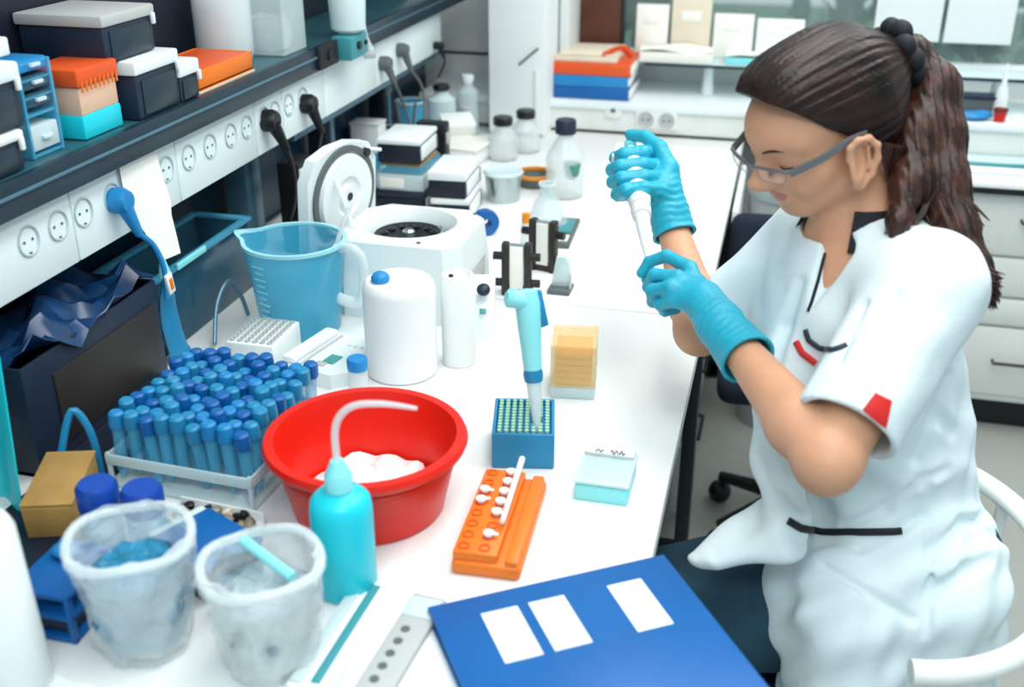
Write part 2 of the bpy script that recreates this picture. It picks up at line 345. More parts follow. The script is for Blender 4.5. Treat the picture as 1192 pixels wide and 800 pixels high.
# dark chair and steel bin behind the bench edge
t = T('office_chair', 'dark blue padded chair parked beyond the woman beside the bench', 'chair', (.105, 2.33, 0), R_(3))
MB().box((0, 0, .47), (.38, .38, .07), .03, seg=3).build('seat', 'navy_cloth', t)
MB().box((0.0, .17, .61), (.37, .06, .30), .028, (R_(-8), 0, 0), seg=3).build('backrest', 'navy_cloth', t)
MB().cyl((0, 0, .1), (0, 0, .44), .028, n=14).build('column', 'black', t)
for k in range(5):
    a = 2*PI*k/5; l = MB().tube([(0, 0, .11), (.19*math.cos(a), .19*math.sin(a), .075)], [.022, .014], 8).build('leg', 'black', t)
    MB().ball((.19*math.cos(a), .19*math.sin(a), .03), (.03, .03, .03), 12, 8).build('castor', 'black', l)
MB().box((0, .17, .48), (.05, .02, .14), .005).build('back_bar', 'black', t)
t = T('waste_bin', 'grey metal bin standing between the bench and far counter', 'bin', (.06, 2.93, 0))
MB().lathe(cup(.10, .125, .70, .004), 28).build('body', 'grey', t); MB().lathe([(.12, .69), (.13, .69), (.13, .71), (.12, .71)], 28, close=True).build('rim', 'steel', t)
t = T('bench_side_panel', 'white narrow panel at the far right end of the bench', 'panel', (-.085, 2.79, .5))
MB().box((0, 0, .13), (.014, .42, .22), .003).build('panel', 'white', t)
# ================================================================ left shelf, socket panel, recess
SZ = 1.162
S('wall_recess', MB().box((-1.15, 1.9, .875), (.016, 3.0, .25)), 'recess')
t = T('wall_shelf', 'long dark shelf above the socket strip at left', 'shelf', (-1.07, 1.85, 1.119))
MB().box((-.01, 0, .0205), (.20, 2.9, .043), .002).build('board', 'shelf_top', t)
MB().box((.095, 0, .018), (.014, 2.9, .05), .003).build('front_edge', 'shelf_dark', t)
MB().box((.1035, 0, .024), (.003, 2.9, .005), .001).build('edge_highlight', 'edge_light', t)  # pale strip stands in for the highlight along the shelf edge
t = T('shelf_board', 'dark board at the back of the shelf behind the storage boxes', 'board', (-1.158, 1.85, SZ)); MB().box((0, 0, .3), (.012, 2.9, .6), .002).build('board', 'navy_dark', t); MB().box((.01, 0, .59), (.03, 2.9, .03), .002).build('rail', 'shelf_dark', t)
# the white strip with power sockets
t = T('socket_panel', 'white strip with a row of power sockets under the shelf', 'socket panel', (-1.0, 1.9, .997))
ys = [.55, .94, 1.309, 1.605, 1.901, 2.025, 2.237, 2.563, 3.10]
for a, b in zip(ys[:-1], ys[1:]):
    MB().box((0, (a+b)/2-1.9, .061), (.02, b-a-.0025, .122), .002).build('panel_plate', 'panel_white', t)
MB().box((-.055, -.05, .061), (.09, 2.56, .116)).build('panel_back', 'grey', t)
for y in (.80, .87, 1.206, 1.273, 1.334, 1.41, 1.569, 1.643, 1.719, 1.798, 1.863, 1.939, 1.987, 2.053, 2.123):
    mt = Matrix.Translation((.010, y-1.9, .068)) @ Matrix.Rotation(PI/2, 4, 'Y') @ Matrix.Scale(1, 4)
    k = MB().lathe([(0, -.0005), (.0175, -.0005), (.020, .0025), (.0218, .0025), (.0225, 0)], 28, mtx=mt).build('power_socket', 'socket_shade_grey', t)  # nearly flat sockets, the shade of their recess put into the grey
    MB().cyl((.0085, y-1.9-.009, .068), (.0112, y-1.9-.009, .068), .0022, n=8).cyl((.0085, y-1.9+.009, .068), (.0112, y-1.9+.009, .068), .0022, n=8).box((.0105, y-1.9, .068-.0185), (.002, .005, .004)).build('contact_hole', 'grey_dark', k)
# steel pipe rail under the strip, and uprights in the recess
t = T('pipe_rail', 'thin blue grey rail running under the far part of the socket strip', 'rail', (-1.02, 2.6, .985)); MB().box((0, 0, 0), (.03, 1.0, .02), .003).build('rail', 'edge_light', t); MB().box((.0, .1, -.02), (.02, .05, .03), .003).build('bracket', 'shelf_dark', t)
def upright(y, w_, m, lab, x=-1.10):
    t = T('recess_post', lab, 'post', (x, y, BZ)); MB().box((0, 0, .123), (.05, w_, .246), .003).build('post', m, t); MB().box((.027, 0, .12), (.006, w_*.35, .24), .001).build('ridge', 'edge_light', t)
upright(2.03, .07, 'edge_light', 'pale blue grey upright post in recess behind the large beaker'); upright(2.45, .06, 'navy_dark', 'dark upright post in recess behind the centrifuge lid'); upright(2.86, .05, 'navy_dark', 'dark upright post in recess at the far end')
# ---- shelf contents
def store_box(name, loc, d, lid_h, lab, rz=0, body='navy', lid='plastic_white', grp=None):
    t = T(name, lab, 'storage box', loc, rz, grp)
    MB().box((0, 0, (d[2]-lid_h)/2), (d[0], d[1], d[2]-lid_h), .004).build('body', body, t)
    MB().box((0, 0, d[2]-lid_h/2), (d[0]+.008, d[1]+.008, lid_h), .004).build('lid', lid, t)
    MB().box((d[0]/2+.001, 0, (d[2]-lid_h)*.48), (.003, d[1]*.78, (d[2]-lid_h)*.78), .001).build('front_panel', 'shelf_dark', t)
    MB().box((d[0]/2+.005, d[1]*.46, d[2]-lid_h-.004), (.006, .008, .018), .002).build('clip', 'plastic_white', t)
    return t
G1 = 'storage boxes on the shelf'
store_box('storage_box', (-1.06, 1.155, SZ), (.15, .14, .055), .014, 'dark box with pale lid under the other, left end of shelf', grp=G1)
store_box('storage_box', (-1.06, 1.165, SZ+.0565), (.15, .15, .085), .024, 'dark box with white lid on another, left end of shelf', grp=G1)
t = T('tube_box', 'white box of upright clear tubes on top of dark box, left end', 'box', (-1.075, 1.20, SZ+.143))
MB().box((0, 0, .012), (.13, .14, .024), .003).build('tray', 'plastic_white', t)
proto = None
for i in range(5):
    for j in range(6):
        MB().lathe([(0, 0), (.009, 0), (.010, .075), (.008, .075), (0, .05)], 10, c=(-.05+i*.025, -.058+j*.0232, .024)).build('tube', 'frost', t)
t = T('drawer_tower', 'clear blue plastic tower of small drawers on the shelf', 'drawer unit', (-1.045, 1.30, SZ))
b = MB()
for zz in (.002, .058, .082, .106, .128): b.box((0, 0, zz), (.085, .068, .004), .0015)
for sx, sy in ((-1, -1), (-1, 1), (1, -1), (1, 1)): b.box((sx*.0415, sy*.033, .065), (.005, .005, .13), .001)
b.box((-.04, 0, .065), (.003, .066, .13)).box((0, -.0335, .065), (.084, .002, .13)).box((0, .0335, .065), (.084, .002, .13)); b.build('frame', 'clear_blue', t)
for i, (zz, hh) in enumerate(((.018, .034), (.07, .018), (.094, .018), (.117, .016))):
    d = MB().box((.004, 0, zz+.008), (.076, .06, hh), .002).build('drawer', ['frost', 'tint', 'tint', 'blue_mid'][i], t); MB().box((.045, 0, zz+.008), (.006, .02, .005), .001).build('knob', 'frost', d)
t = T('tip_box', 'pipette tip box with orange lid and cyan base on the shelf', 'tip box', (-1.035, 1.425, SZ))
MB().box((0, 0, .018), (.085, .10, .036), .004).build('base', 'cyan', t); MB().box((0, 0, .056), (.082, .096, .042), .003).build('tip_tray', 'salmon', t); MB().box((0, 0, .090), (.090, .105, .026), .004).build('lid', 'orange_red', t)
r = MB()
for i in range(9): r.box((.0455, -.044+i*.011, .078), (.002, .003, .016))
r.build('lid_slots', 'orange', t)
store_box('storage_box', (-1.06, 1.565, SZ), (.16, .125, .092), .022, 'large dark box with grey white lid under the upper one, middle of shelf', grp=G1)
store_box('storage_box', (-1.072, 1.535, SZ+.0935), (.145, .14, .072), .018, 'dark blue box with grey lid stacked on the large box', lid='grey', grp=G1)
store_box('storage_box', (-1.03, 1.66, SZ), (.10, .06, .066), .024, 'small dark box with white lid next to orange box', grp=G1)
t = T('orange_box', 'flat orange box with open top on the shelf', 'box', (-1.05, 1.81, SZ))
b = MB().box((0, 0, .005), (.12, .21, .008), .002)
for a in ((.058, 0, .004, .21), (-.058, 0, .004, .21), (0, .103, .12, .004), (0, -.103, .12, .004)): b.box((a[0], a[1], .02), (a[2], a[3], .034), .0015)
b.build('tray', 'orange', t); MB().box((0, 0, .034), (.112, .2, .004), .001).build('lid_insert', 'orange_red', t); MB().box((.0, 0, -.000), (.124, .214, .004)).build('base_rim', 'cream', t)
def crinkle(seed, amp):
    ph = [random.Random(seed+i).uniform(0, 6.28) for i in range(8)]
    def f(p, a):
        k = 1+amp*(.6*math.sin(3*a+ph[0]+p.z*30)+.7*math.sin(8*a+ph[1]-p.z*65)+.6*abs(math.sin(7*a+ph[2]+p.z*80))+.35*math.sin(19*a+ph[4]-p.z*140))
        return (p.x*k, p.y*k, p.z+amp*.03*math.sin(5*a+ph[3]))
    return f
t = T('plastic_jar', 'clear plastic jar of white bags behind the orange box', 'jar', (-1.085, 1.99, SZ))
MB().lathe([(0, 0), (.05, 0), (.056, .02), (.056, .15), (.048, .165), (.045, .165), (.052, .148), (.052, .02), (0, .004)], 28, f=crinkle(3, .008)).build('body', 'clear_white', t); MB().lathe([(0, .01), (.04, .01), (.046, .05), (.04, .11), (0, .125)], 20, f=crinkle(5, .07)).build('bag', 'bag', t)
t = T('plastic_bin', 'clear square bin of crumpled film on the shelf', 'bin', (-1.05, 2.11, SZ))
b = MB().box((0, 0, .003), (.12, .11, .006), .002)
for a in ((.058, 0, .004, .11), (-.058, 0, .004, .11), (0, .053, .12, .004), (0, -.053, .12, .004)): b.box((a[0], a[1], .08), (a[2], a[3], .155), .0015)
b.build('bin', 'clear', t); MB().lathe([(0, .008), (.045, .008), (.05, .04), (.04, .07), (0, .075)], 20, f=crinkle(9, .09)).build('film', 'bag', t)
t = T('shelf_bracket', 'black bracket under the shelf end beside the grey device', 'bracket', (-.965, 2.21, 1.125)); MB().box((0, 0, .015), (.012, .10, .05), .003).build('plate', 'rubber', t); MB().box((.008, 0, .015), (.006, .02, .02), .002).build('knob', 'dark_metal', t)
# the grey device hanging at the shelf front
t = T('wall_dispenser', 'grey green dispenser with dark dial hanging at the shelf front', 'dispenser', (-.955, 2.315, 1.118))
MB().box((0, 0, .025), (.05, .10, .052), .006).build('body', 'teal', t)
MB().cyl((.024, -.01, .028), (.031, -.01, .028), .009, n=18).build('dial', 'black', t); MB().cyl((.024, .033, .028), (.03, .033, .028), .005, n=12).build('button', 'black', t)
MB().lathe([(0, .052), (.02, .052), (.038, .062), (.042, .13), (.03, .15), (0, .152)], 26).build('reservoir', 'frost', t)
MB().tube([(.01, .05, .15), (.015, .05, .05), (.03, .055, .004)], .008, 10).build('pipe', 'clear_white', t)
MB().box((.03, .045, -.002), (.028, .03, .014), .003, (0, 0, .3)).build('spout', 'grey', t)
# ---- plugs and cords at the socket strip
def plug(y, z, m, lab, path, r=.004, s=1, dirv=(.35, .2, -1)):
    t = T('power_plug', lab, 'plug', (-.9895, y, z))
    mt = Matrix.Rotation(PI/2, 4, 'Y')
    MB().lathe([(0, 0), (.019*s, 0), (.0195*s, .018), (.015*s, .028), (0, .029)], 24, mtx=mt).build('plug_body', m, t)
    d = Vector(dirv).normalized(); p0 = Vector((.018, 0, -.008))
    MB().tube([p0, p0+d*.022*s, p0+d*.052*s], [.013*s, .010*s, .006*s], 12).build('strain_relief', m, t)
    p1 = p0+d*.05*s
    MB().tube([p1]+[Vector(q)-t.location for q in path], r, 8).build('cord', m, t); return t
plug(1.41, 1.06, 'blue_mid', 'blue round plug in the socket strip at left', [(-.955, 1.448, .975), (-.95, 1.46, .93), (-.95, 1.455, .88)], .0045, 1.05, (.2, .28, -1))
plug(1.939, 1.06, 'black', 'black angled plug, nearer of two in the strip', [(-.96, 1.985, .95), (-.97, 2.0, .88), (-1.0, 2.0, .80)], .006, 1.15, (.3, .35, -1))
plug(2.123, 1.052, 'black', 'black angled plug beside the centrifuge lid', [(-.965, 2.15, .99), (-.99, 2.17, .92), (-1.0, 2.18, .85)], .006, 1.1, (.3, .2, -1))
plug(2.594, 1.05, 'grey_dark', 'dark grey square plug, nearer of two at the far strip', [(-.95, 2.64, .94), (-.94, 2.66, .86), (-.95, 2.66, .79)], .004, .95, (.3, .25, -1))
plug(2.725, 1.06, 'grey_dark', 'dark grey square plug, farther of two at the far strip', [(-.94, 2.77, .95), (-.93, 2.74, .86), (-.945, 2.72, .80)], .004, .95, (.3, .2, -1))
plug(3.03, 1.02, 'black', 'small black plug at the far end of the strip', [(-.96, 3.03, .97), (-.98, 3.03, .93)], .003, .6)
t = T('cord_label', 'white tag with orange mark on the blue cord', 'tag', (-.945, 1.462, .905)); MB().box((0, 0, 0), (.006, .018, .036), .002, (R_(10), 0, 0)).build('tag', 'paper', t); MB().box((.0035, 0, 0), (.002, .008, .02), .0005, (R_(10), 0, 0)).build('mark', 'orange', t)
# note hanging from the strip
rows = []
for i in range(9):
    u = i/8; z = 1.108-u*.172
    w0 = 1.432+.048*max(0, u-.35)/.65*1.1; w1 = 1.533-.012*u
    if u < .6: w1 = 1.535
    rows.append([(-.984+.012*math.sin(u*2.2)*(j/4)+.02*u*u, w0+(w1-w0)*j/4, z) for j in range(5)])
tag(MB().sheet(rows, .0008).build('paper_note', 'paper'), 'cream paper note hanging over the socket strip beside blue plug', 'note')
# ---- recess contents on the bench under the strip
t = T('strap', 'flat cyan strap hanging behind the tube rack at left', 'strap', (-.965, 1.45, .75))
MB().tube([(.01, .02, .165), (0, .03, .13), (-.005, .035, .08), (-.0, .04, .02), (.005, .045, .002)], [.012, .022, .026, .027, .026], 12, flat=.28, up=(1, 0, 0)).build('strap_band', 'blue_tip', t)
MB().tube([(.012, .012, .20), (.01, .018, .165)], [.004, .011], 10).build('strap_end', 'cyan_light', t)
t = T('plastic_bin', 'long dark tinted plastic bin with pale rim behind the beaker', 'bin', (-1.05, 1.66, BZ))
b = MB()
for a in ((.055, 0, .005, .34), (-.055, 0, .005, .34), (0, .1675, .11, .005), (0, -.1675, .11, .005)): b.box((a[0], a[1], .07), (a[2], a[3], .138), .0015)
b.box((0, 0, .003), (.11, .34, .006)); b.build('bin', 'tint', t)
r = MB()
for a in ((.057, 0, .016, .352), (-.057, 0, .016, .352), (0, .17, .11, .016), (0, -.17, .11, .016)): r.box((a[0], a[1], .142), (a[2], a[3], .008), .002)
r.build('rim', 'clear_blue', t); MB().box((.066, -.06, .146), (.006, .10, .012), .002).build('rim_label', 'cyan_light', t)
t = T('storage_crate', 'dark blue translucent crate draped with blue film at far left', 'crate', (-1.03, 1.27, BZ))
b = MB()
for a in ((.07, 0, .005, .34), (-.07, 0, .005, .34), (0, .1675, .14, .005), (0, -.1675, .14, .005)): b.box((a[0], a[1], .085), (a[2], a[3], .17), .0015)
b.box((0, 0, .003), (.14, .34, .006)); b.build('crate', 'navy', t)
rows = []
for i in range(15):
    u = i/14; rows.append([(-.075+.155*v/8, -.165+.33*u, .178+.018*math.sin(u*9+v*.9)+.012*math.sin(v*1.9-u*14)+.006*math.sin(u*31)) for v in range(9)])
MB().sheet(rows, .002).build('film_cover', 'film_blue', t)
MB().box((.074, .02, .08), (.004, .26, .11), .001).build('dark_insert', 'mould', t)
t = T('plastic_sheet', 'upright cyan plastic sheet against the dark crate, far left edge', 'sheet', (-.950, 1.06, BZ))
rows = [[(-.05+.07*v/8, .012*math.sin(v*.6)-.03+.02*u/6, .0035+.22*u/6) for v in range(9)] for u in range(7)]
MB().sheet(rows, .003).build('sheet', 'cyan_trans', t)
def loop(pts, r, m, name, lab, cat='tube'):
    return tag(MB().tube(pts, r, 8).build(name, m), lab, cat)
loop([(-.872, 1.115, .7595), (-.885, 1.125, .82), (-.905, 1.12, .855), (-.915, 1.095, .80), (-.92, 1.085, .7595)], .0055, 'blue_tip', 'hose', 'thin blue hose loop at left beside the cardboard')
loop([(-.93, 1.55, .757), (-.945, 1.60, .81), (-.94, 1.64, .84), (-.935, 1.67, .80), (-.93, 1.68, .757)], .004, 'edge_light', 'cable', 'thin grey cable loop behind the tube rack', 'cable')
# ================================================================ things on the bench
# ---- measuring beaker
t = T('measuring_jug', 'large translucent blue plastic measuring jug with white handle', 'jug', (-.815, 1.665, BZ))
def spout(p, a):
    d = (a-PI) % (2*PI); d = min(d, 2*PI-d)
    k = max(0, 1-d/.42); top = max(0, (p.z-.12)/.06)
    return (p.x - .026*k*k*(3-2*k)*min(1, top)**1.5, p.y, p.z+.006*k*min(1, top))
MB().lathe([(0, 0), (.068, 0), (.072, .006), (.088, .17), (.0855, .17), (.0695, .008), (0, .006)], 56, f=spout).build('jug_body', 'beaker_blue', t)
MB().lathe([(.0855, .168), (.093, .168), (.093, .174), (.0855, .174)], 56, f=spout, close=True).build('rim', 'beaker_rim', t)
MB().tube([(.078, 0, .162), (.105, 0, .166), (.125, 0, .150), (.128, 0, .11), (.122, 0, .075), (.105, 0, .062), (.075, 0, .068)], .0105, 12, flat=.8).build('handle', 'clear_white', t)
g = MB()
for i in range(9):
    a = -1.95; r = .0752+(.05+i*.012)*.094
    q = Matrix.Rotation(a, 4, 'Z') @ Matrix.Translation((r, 0, .05+i*.012)); g.box((0, 0, 0), (.0012, .018 if i % 2 else .028, .002)); g._x(list(g.bm.verts)[-8:], q)
g.build('scale_marks', 'cyan_light', t)
tag(MB().tube([(-.79, 1.64, .762), (-.725, 1.672, .95), (-.712, 1.68, .985)], .0045, 10, smooth=False).build('glass_rod', 'clear_white'), 'clear glass rod leaning in the blue measuring jug', 'rod')
# ---- heating block
t = T('heating_block', 'white perforated heating block beside the measuring jug', 'block', (-.825, 1.535, BZ))
hb = MB().box((0, 0, .025), (.088, .11, .05), .004).build('body', 'plastic_white', t)
h = MB()
for i in range(6):
    for j in range(8): h.lathe([(.0035, .0502), (.0052, .0502), (.0052, .0525), (.0035, .0525)], 10, c=(-.034+i*.0136, -.044+j*.0126, 0), close=True)
h.build('tube_wells', 'grey', t)
t = T('heater_control', 'white control unit with small screen beside the perforated block', 'control unit', (-.685, 1.535, BZ), R_(-12))
MB().prism([(-.07, -.08), (.035, -.08), (.055, -.055), (.055, .03), (.02, .065), (-.07, .065)], 0, .026).build('body', 'plastic_white', t)
MB().box((-.054, -.008, .032), (.026, .13, .012), .004).build('ridge', 'white', t); MB().box((-.034, -.008, .0265), (.006, .13, .002)).build('groove', 'grey', t)
MB().box((.005, -.03, .027), (.022, .03, .003), .001).build('screen', 'screen', t); MB().box((-.004, -.052, .027), (.02, .014, .002), .001).build('label_field', 'grey', t)
MB().box((.045, .03, .028), (.014, .016, .004), .001, (0, 0, .6)).build('knob', 'black', t)
k = MB()
for i in range(3): k.cyl((.0+.012*i, .03, .026), (.0+.012*i, .03, .0285), .004, n=10)
k.build('buttons', 'offwhite', t)
t = T('small_bottle', 'small clear bottle with blue cap beside the white canister', 'bottle', (-.615, 1.44, BZ))
MB().lathe([(0, 0), (.015, 0), (.016, .004), (.016, .045), (.012, .052), (0, .052)], 20).build('body', 'clear_white', t); MB().lathe([(0, .05), (.0165, .05), (.017, .066), (.015, .069), (0, .069)], 20).build('cap', 'button_blue', t)
# ---- white canister and cylinder
t = T('canister', 'large white round canister with blue dot, behind the red bucket', 'canister', (-.578, 1.545, BZ))
MB().lathe([(0, 0), (.056, 0), (.060, .004), (.060, .150), (.058, .160), (.052, .166), (0, .168)], 48).build('body', 'white', t)
MB().ball((-.024, -.018, .172), (.0155, .0155, .0125), 20, 12).build('stopper', 'button_blue', t)
t = T('cylinder_pot', 'narrow white cylinder beside the large canister', 'cylinder', (-.494, 1.60, BZ))
MB().lathe([(0, 0), (.027, 0), (.029, .003), (.029, .157), (.026, .162), (.022, .162), (.021, .15), (0, .15)], 32).build('body', 'white', t)
tag(MB().ball((0, 0, .003), (.0045, .0045, .003), 10, 6).build('pellet', 'black'), 'tiny black dot resting on the small white cylinder', 'dot').location = (-.500, 1.583, BZ+.162)
# ---- centrifuge
t = T('centrifuge', 'white bench centrifuge with raised lid and dark rotor', 'centrifuge', (-.66, 1.855, BZ))
c8 = [(-.125, -.085), (-.095, -.115), (.095, -.115), (.125, -.085), (.125, .075), (.085, .115), (-.085, .115), (-.125, .075)]
b = MB(); H_ = .15
vb = [b.bm.verts.new((x*1.04, y*1.04, 0)) for x, y in c8]; vm = [b.bm.verts.new((x*1.03, y*1.03, H_*.5)) for x, y in c8]; vt = [b.bm.verts.new((x*.97, y*.97, H_-.004)) for x, y in c8]; vu = [b.bm.verts.new((x*.94, y*.94, H_)) for x, y in c8]
for A, Bv in ((vb, vm), (vm, vt), (vt, vu)):
    for i in range(8): b.bm.faces.new((A[i], A[(i+1) % 8], Bv[(i+1) % 8], Bv[i]))
b.bm.faces.new(vb[::-1])
# top deck with a round opening
n = 40; ring = [b.bm.verts.new((-.012+.095*math.cos(2*PI*i/n), .01+.090*math.sin(2*PI*i/n), H_)) for i in range(n)]
es = [b.bm.edges.new((vu[i], vu[(i+1) % 8])) if not b.bm.edges.get((vu[i], vu[(i+1) % 8])) else b.bm.edges.get((vu[i], vu[(i+1) % 8])) for i in range(8)] + [b.bm.edges.new((ring[i], ring[(i+1) % n])) for i in range(n)]
bmesh.ops.triangle_fill(b.bm, use_beauty=True, edges=es)
inner = [b.bm.verts.new((-.012+.078*math.cos(2*PI*i/n), .01+.074*math.sin(2*PI*i/n), H_-.03)) for i in range(n)]; low = [b.bm.verts.new((v.co.x, v.co.y, H_-.08)) for v in inner]
for A, Bv in ((ring, inner), (inner, low)):
    for i in range(n): b.bm.faces.new((A[i], A[(i+1) % n], Bv[(i+1) % n], Bv[i]))
b.bm.faces.new(low); b.build('body', 'plastic_white', t, 30)
r = MB().lathe([(0, H_-.04), (.02, H_-.036), (.066, H_-.022), (.068, H_-.05), (0, H_-.06)], 36, c=(-.012, .01, 0)).build('rotor', 'black', t)
MB().lathe([(0, H_-.035), (.012, H_-.033), (.012, H_-.018), (.008, H_-.014), (0, H_-.014)], 16, c=(-.012, .01, 0)).build('rotor_nut', 'steel', r)
hole = MB()
for i in range(12): a = 2*PI*i/12; hole.lathe([(.004, 0), (.008, 0), (.008, .004), (.004, .004)], 12, mtx=Matrix.Translation((-.012+.05*math.cos(a), .01+.05*math.sin(a), H_-.028)), close=True)
hole.build('tube_holes', 'dark_metal', r)
MB().tube([(-.012+.066*math.cos(a), .01+.064*math.sin(a), H_-.02) for a in (-.5, -.2, .1, .4, .7)], .004, 8).build('rotor_glint', 'steel', r)  # steel arc modelled in place of a glint on the rotor
for x, y in ((.1, .085), (.045, -.098)): MB().cyl((x, y, H_-.001), (x, y, H_+.002), .004, n=10).build('screw', 'grey_dark', t)
MB().box((.129, -.02, .055), (.006, .12, .07), .003, (0, .04, 0)).build('side_panel', 'grey', t)
ld = MB()
ml = Matrix.Translation((-.172, .045, .10)) @ Matrix.Rotation(R_(-14), 4, 'Z') @ Matrix.Rotation(R_(4), 4, 'Y')
pl = [(-.11, -.02), (-.11, .135), (-.085, .172), (-.03, .185), (.03, .185), (.085, .172), (.11, .135), (.11, -.02)]
mm = ml @ Matrix(((0, 0, 1, 0), (1, 0, 0, 0), (0, 1, 0, 0), (0, 0, 0, 1)))
ld.prism(pl, -.012, .012, mm); lid = ld.build('lid', 'plastic_white', t)
def discp(prof, name, m):
    MB().lathe(prof, 44, mtx=mm @ Matrix.Translation((0, .085, 0)), close=True).build(name, m, lid)
discp([(.086, .011), (.098, .011), (.098, .018), (.086, .018)], 'lid_seal', 'grey_dark')
MB().lathe([(0, .012), (.083, .012), (.08, .024), (.04, .026), (.034, .02), (.022, .02), (.02, .028), (0, .028)], 44, mtx=mm @ Matrix.Translation((0, .085, 0))).build('lid_disc', 'white', lid)
MB().lathe([(0, .0275), (.008, .0275), (.008, .0295), (0, .0295)], 20, mtx=mm @ Matrix.Translation((0, .085, 0))).build('centre_port', 'black', lid)
MB().lathe([(0, .012), (.009, .012), (.009, .022), (0, .022)], 16, mtx=mm @ Matrix.Translation((.07, .155, 0))).build('latch_knob', 'black', lid)
MB().cyl(mm @ Vector((.075, .16, .014)), mm @ Vector((.115, .15, .02)), .004, n=10).build('latch_pin', 'white', lid)
MB().box((-.155, .02, .08), (.05, .12, .05), .004).build('hinge_block', 'grey', t)
MB().tube([(-.10, -.05, .15), (-.13, -.02, .20), (-.155, .0, .235)], .006, 10, smooth=False).build('gas_strut', 'clear_white', t)
t = T('outlet_adapter', 'white square adapter box behind the centrifuge lid', 'adapter', (-.99, 2.06, BZ)); MB().box((0, 0, .10), (.05, .08, .20), .004).build('body', 'black', t); MB().box((.027, 0, .17), (.012, .075, .035), .003).build('label', 'plastic_white', t); MB().box((.027, 0, .12), (.012, .06, .03), .003).build('screen', 'screen', t)
# ---- small meter next to the white cylinder
t = T('timer', 'small white timer with dark knob leaning beside the white cylinder', 'timer', (-.487, 1.735, BZ), R_(12))
MB().prism([(-.045, 0), (.04, 0), (.035, .03), (-.02, .088), (-.045, .092)], -.019, .019, Matrix.Rotation(PI/2, 4, 'Z') @ Matrix.Rotation(PI/2, 4, 'X') @ Matrix.Scale(-1, 4, (1, 0, 0))).build('body', 'plastic_white', t)
MB().ball((0, -.008, .084), (.0125, .0125, .009), 16, 10, (R_(35), 0, 0)).build('knob', 'navy', t); MB().box((0, -.032, .052), (.012, .003, .01), .001, (R_(-40), 0, 0)).build('button', 'teal', t)
# ---- box stacks behind the centrifuge
def rack_box(loc, d, lab, body='navy_dark', lid='white', rz=0, lid_h=.014):
    t = T('sample_box', lab, 'box', loc, rz, 'stacked sample boxes behind the centrifuge')
    MB().box((0, 0, (d[2]-lid_h)/2), (d[0], d[1], d[2]-lid_h), .004).build('body', body, t)
    MB().box((0, 0, d[2]-lid_h/2), (d[0]+.003, d[1]+.003, lid_h), .003).build('lid', lid, t)
    MB().box((d[0]/2+.001, 0, (d[2]-lid_h)*.55), (.003, d[1]*.86, (d[2]-lid_h)*.75), .001).build('side_label', 'white', t)
    MB().box((d[0]/2+.002, d[1]*.46, (d[2]-lid_h)*.5), (.003, d[1]*.05, (d[2]-lid_h)*.8), .001).build('corner_edge', 'black', t)
rack_box((-.728, 2.365, BZ), (.088, .15, .060), 'black box with white label under another, right stack', rz=R_(5))
rack_box((-.732, 2.365, BZ+.0605), (.088, .15, .062), 'black box with white lid on top of the right stack', rz=R_(3), lid_h=.02)
rack_box((-.87, 2.44, BZ), (.125, .16, .045), 'flat black box at the bottom of the left stack', rz=0, lid='navy')
t = T('tip_box', 'pale blue clear box in the middle of the left stack', 'tip box', (-.868, 2.44, BZ+.0455))
MB().box((0, 0, .02), (.115, .15, .04), .004).build('base', 'frost', t); MB().box((0, 0, .050), (.112, .147, .02), .004).build('lid', 'clear_blue', t); MB().box((-.02, -.077, .02), (.06, .003, .025), .001).build('label', 'paper', t); MB().box((0, 0, .0625), (.10, .135, .006), .001).build('tip_deck', 'card', t)
rack_box((-.872, 2.44, BZ+.112), (.105, .15, .058), 'dark box with white lid on top of the left stack', rz=R_(2), lid_h=.012)
t = T('black_case', 'narrow black case standing behind the left stack', 'case', (-.86, 2.60, BZ)); MB().box((0, 0, .08), (.08, .04, .16), .006).build('body', 'black', t); MB().box((.041, 0, .12), (.003, .03, .03), .001).build('label', 'grey', t)
# ---- blue lump with dark grip beside box stack
t = T('tape_dispenser', 'small blue dispenser lying beside the black box stack', 'dispenser', (-.622, 2.24, BZ), R_(35))
MB().lathe([(.010, -.014), (.028, -.014), (.030, 0), (.028, .014), (.010, .014)], 26, mtx=Matrix.Translation((0, 0, .030)) @ Matrix.Rotation(PI/2, 4, 'X'), close=True).build('roll', 'blue', t)
MB().box((-.035, 0, .012), (.07, .026, .022), .006, (0, .12, 0)).build('base', 'navy', t)
# ---- glassware at the far left
def bottle(name, loc, r, h, neck, capm, lab, body='clear', cap_h=.026, liquid=None, grp=None, cat='bottle'):
    t = T(name, lab, cat, loc, 0, grp)
    MB().lathe([(0, 0), (r*.95, 0), (r, .006), (r, h*.55), (r*.92, h*.64), (neck*1.1, h*.86), (neck, h*.9), (neck, h), (neck-.003, h), (neck-.003, h*.88), (r*.88, h*.63), (r-.004, h*.54), (r-.004, .008), (0, .006)], 36).build('glass_body', body, t)
    MB().lathe([(0, h+cap_h*.6), (neck*1.2, h+cap_h*.6), (neck*1.35, h+cap_h*.45), (neck*1.35, h-cap_h*.4), (neck*1.08, h-cap_h*.4), (0, h)], 28).build('cap', capm, t)
    if liquid: MB().lathe([(0, .008), (r-.006, .009), (r-.006, h*liquid[0]), (0, h*liquid[0])], 32).build('liquid', liquid[1], t)
    return t
GB = 'screw cap bottles at the far end'
t = bottle('reagent_bottle', (-.508, 2.57, BZ), .048, .172, .019, 'navy', 'large clear bottle with dark blue cap near the far outlet', 'clear_bottle', .034, grp=GB)
MB().lathe([(0, .05), (.008, .05), (.018, .062), (.022, .088), (.019, .092), (0, .088)], 20, c=(.022, -.022, 0)).build('green_reflection', 'glass_green', t)  # green solid modelled in place of a reflection in the bottle
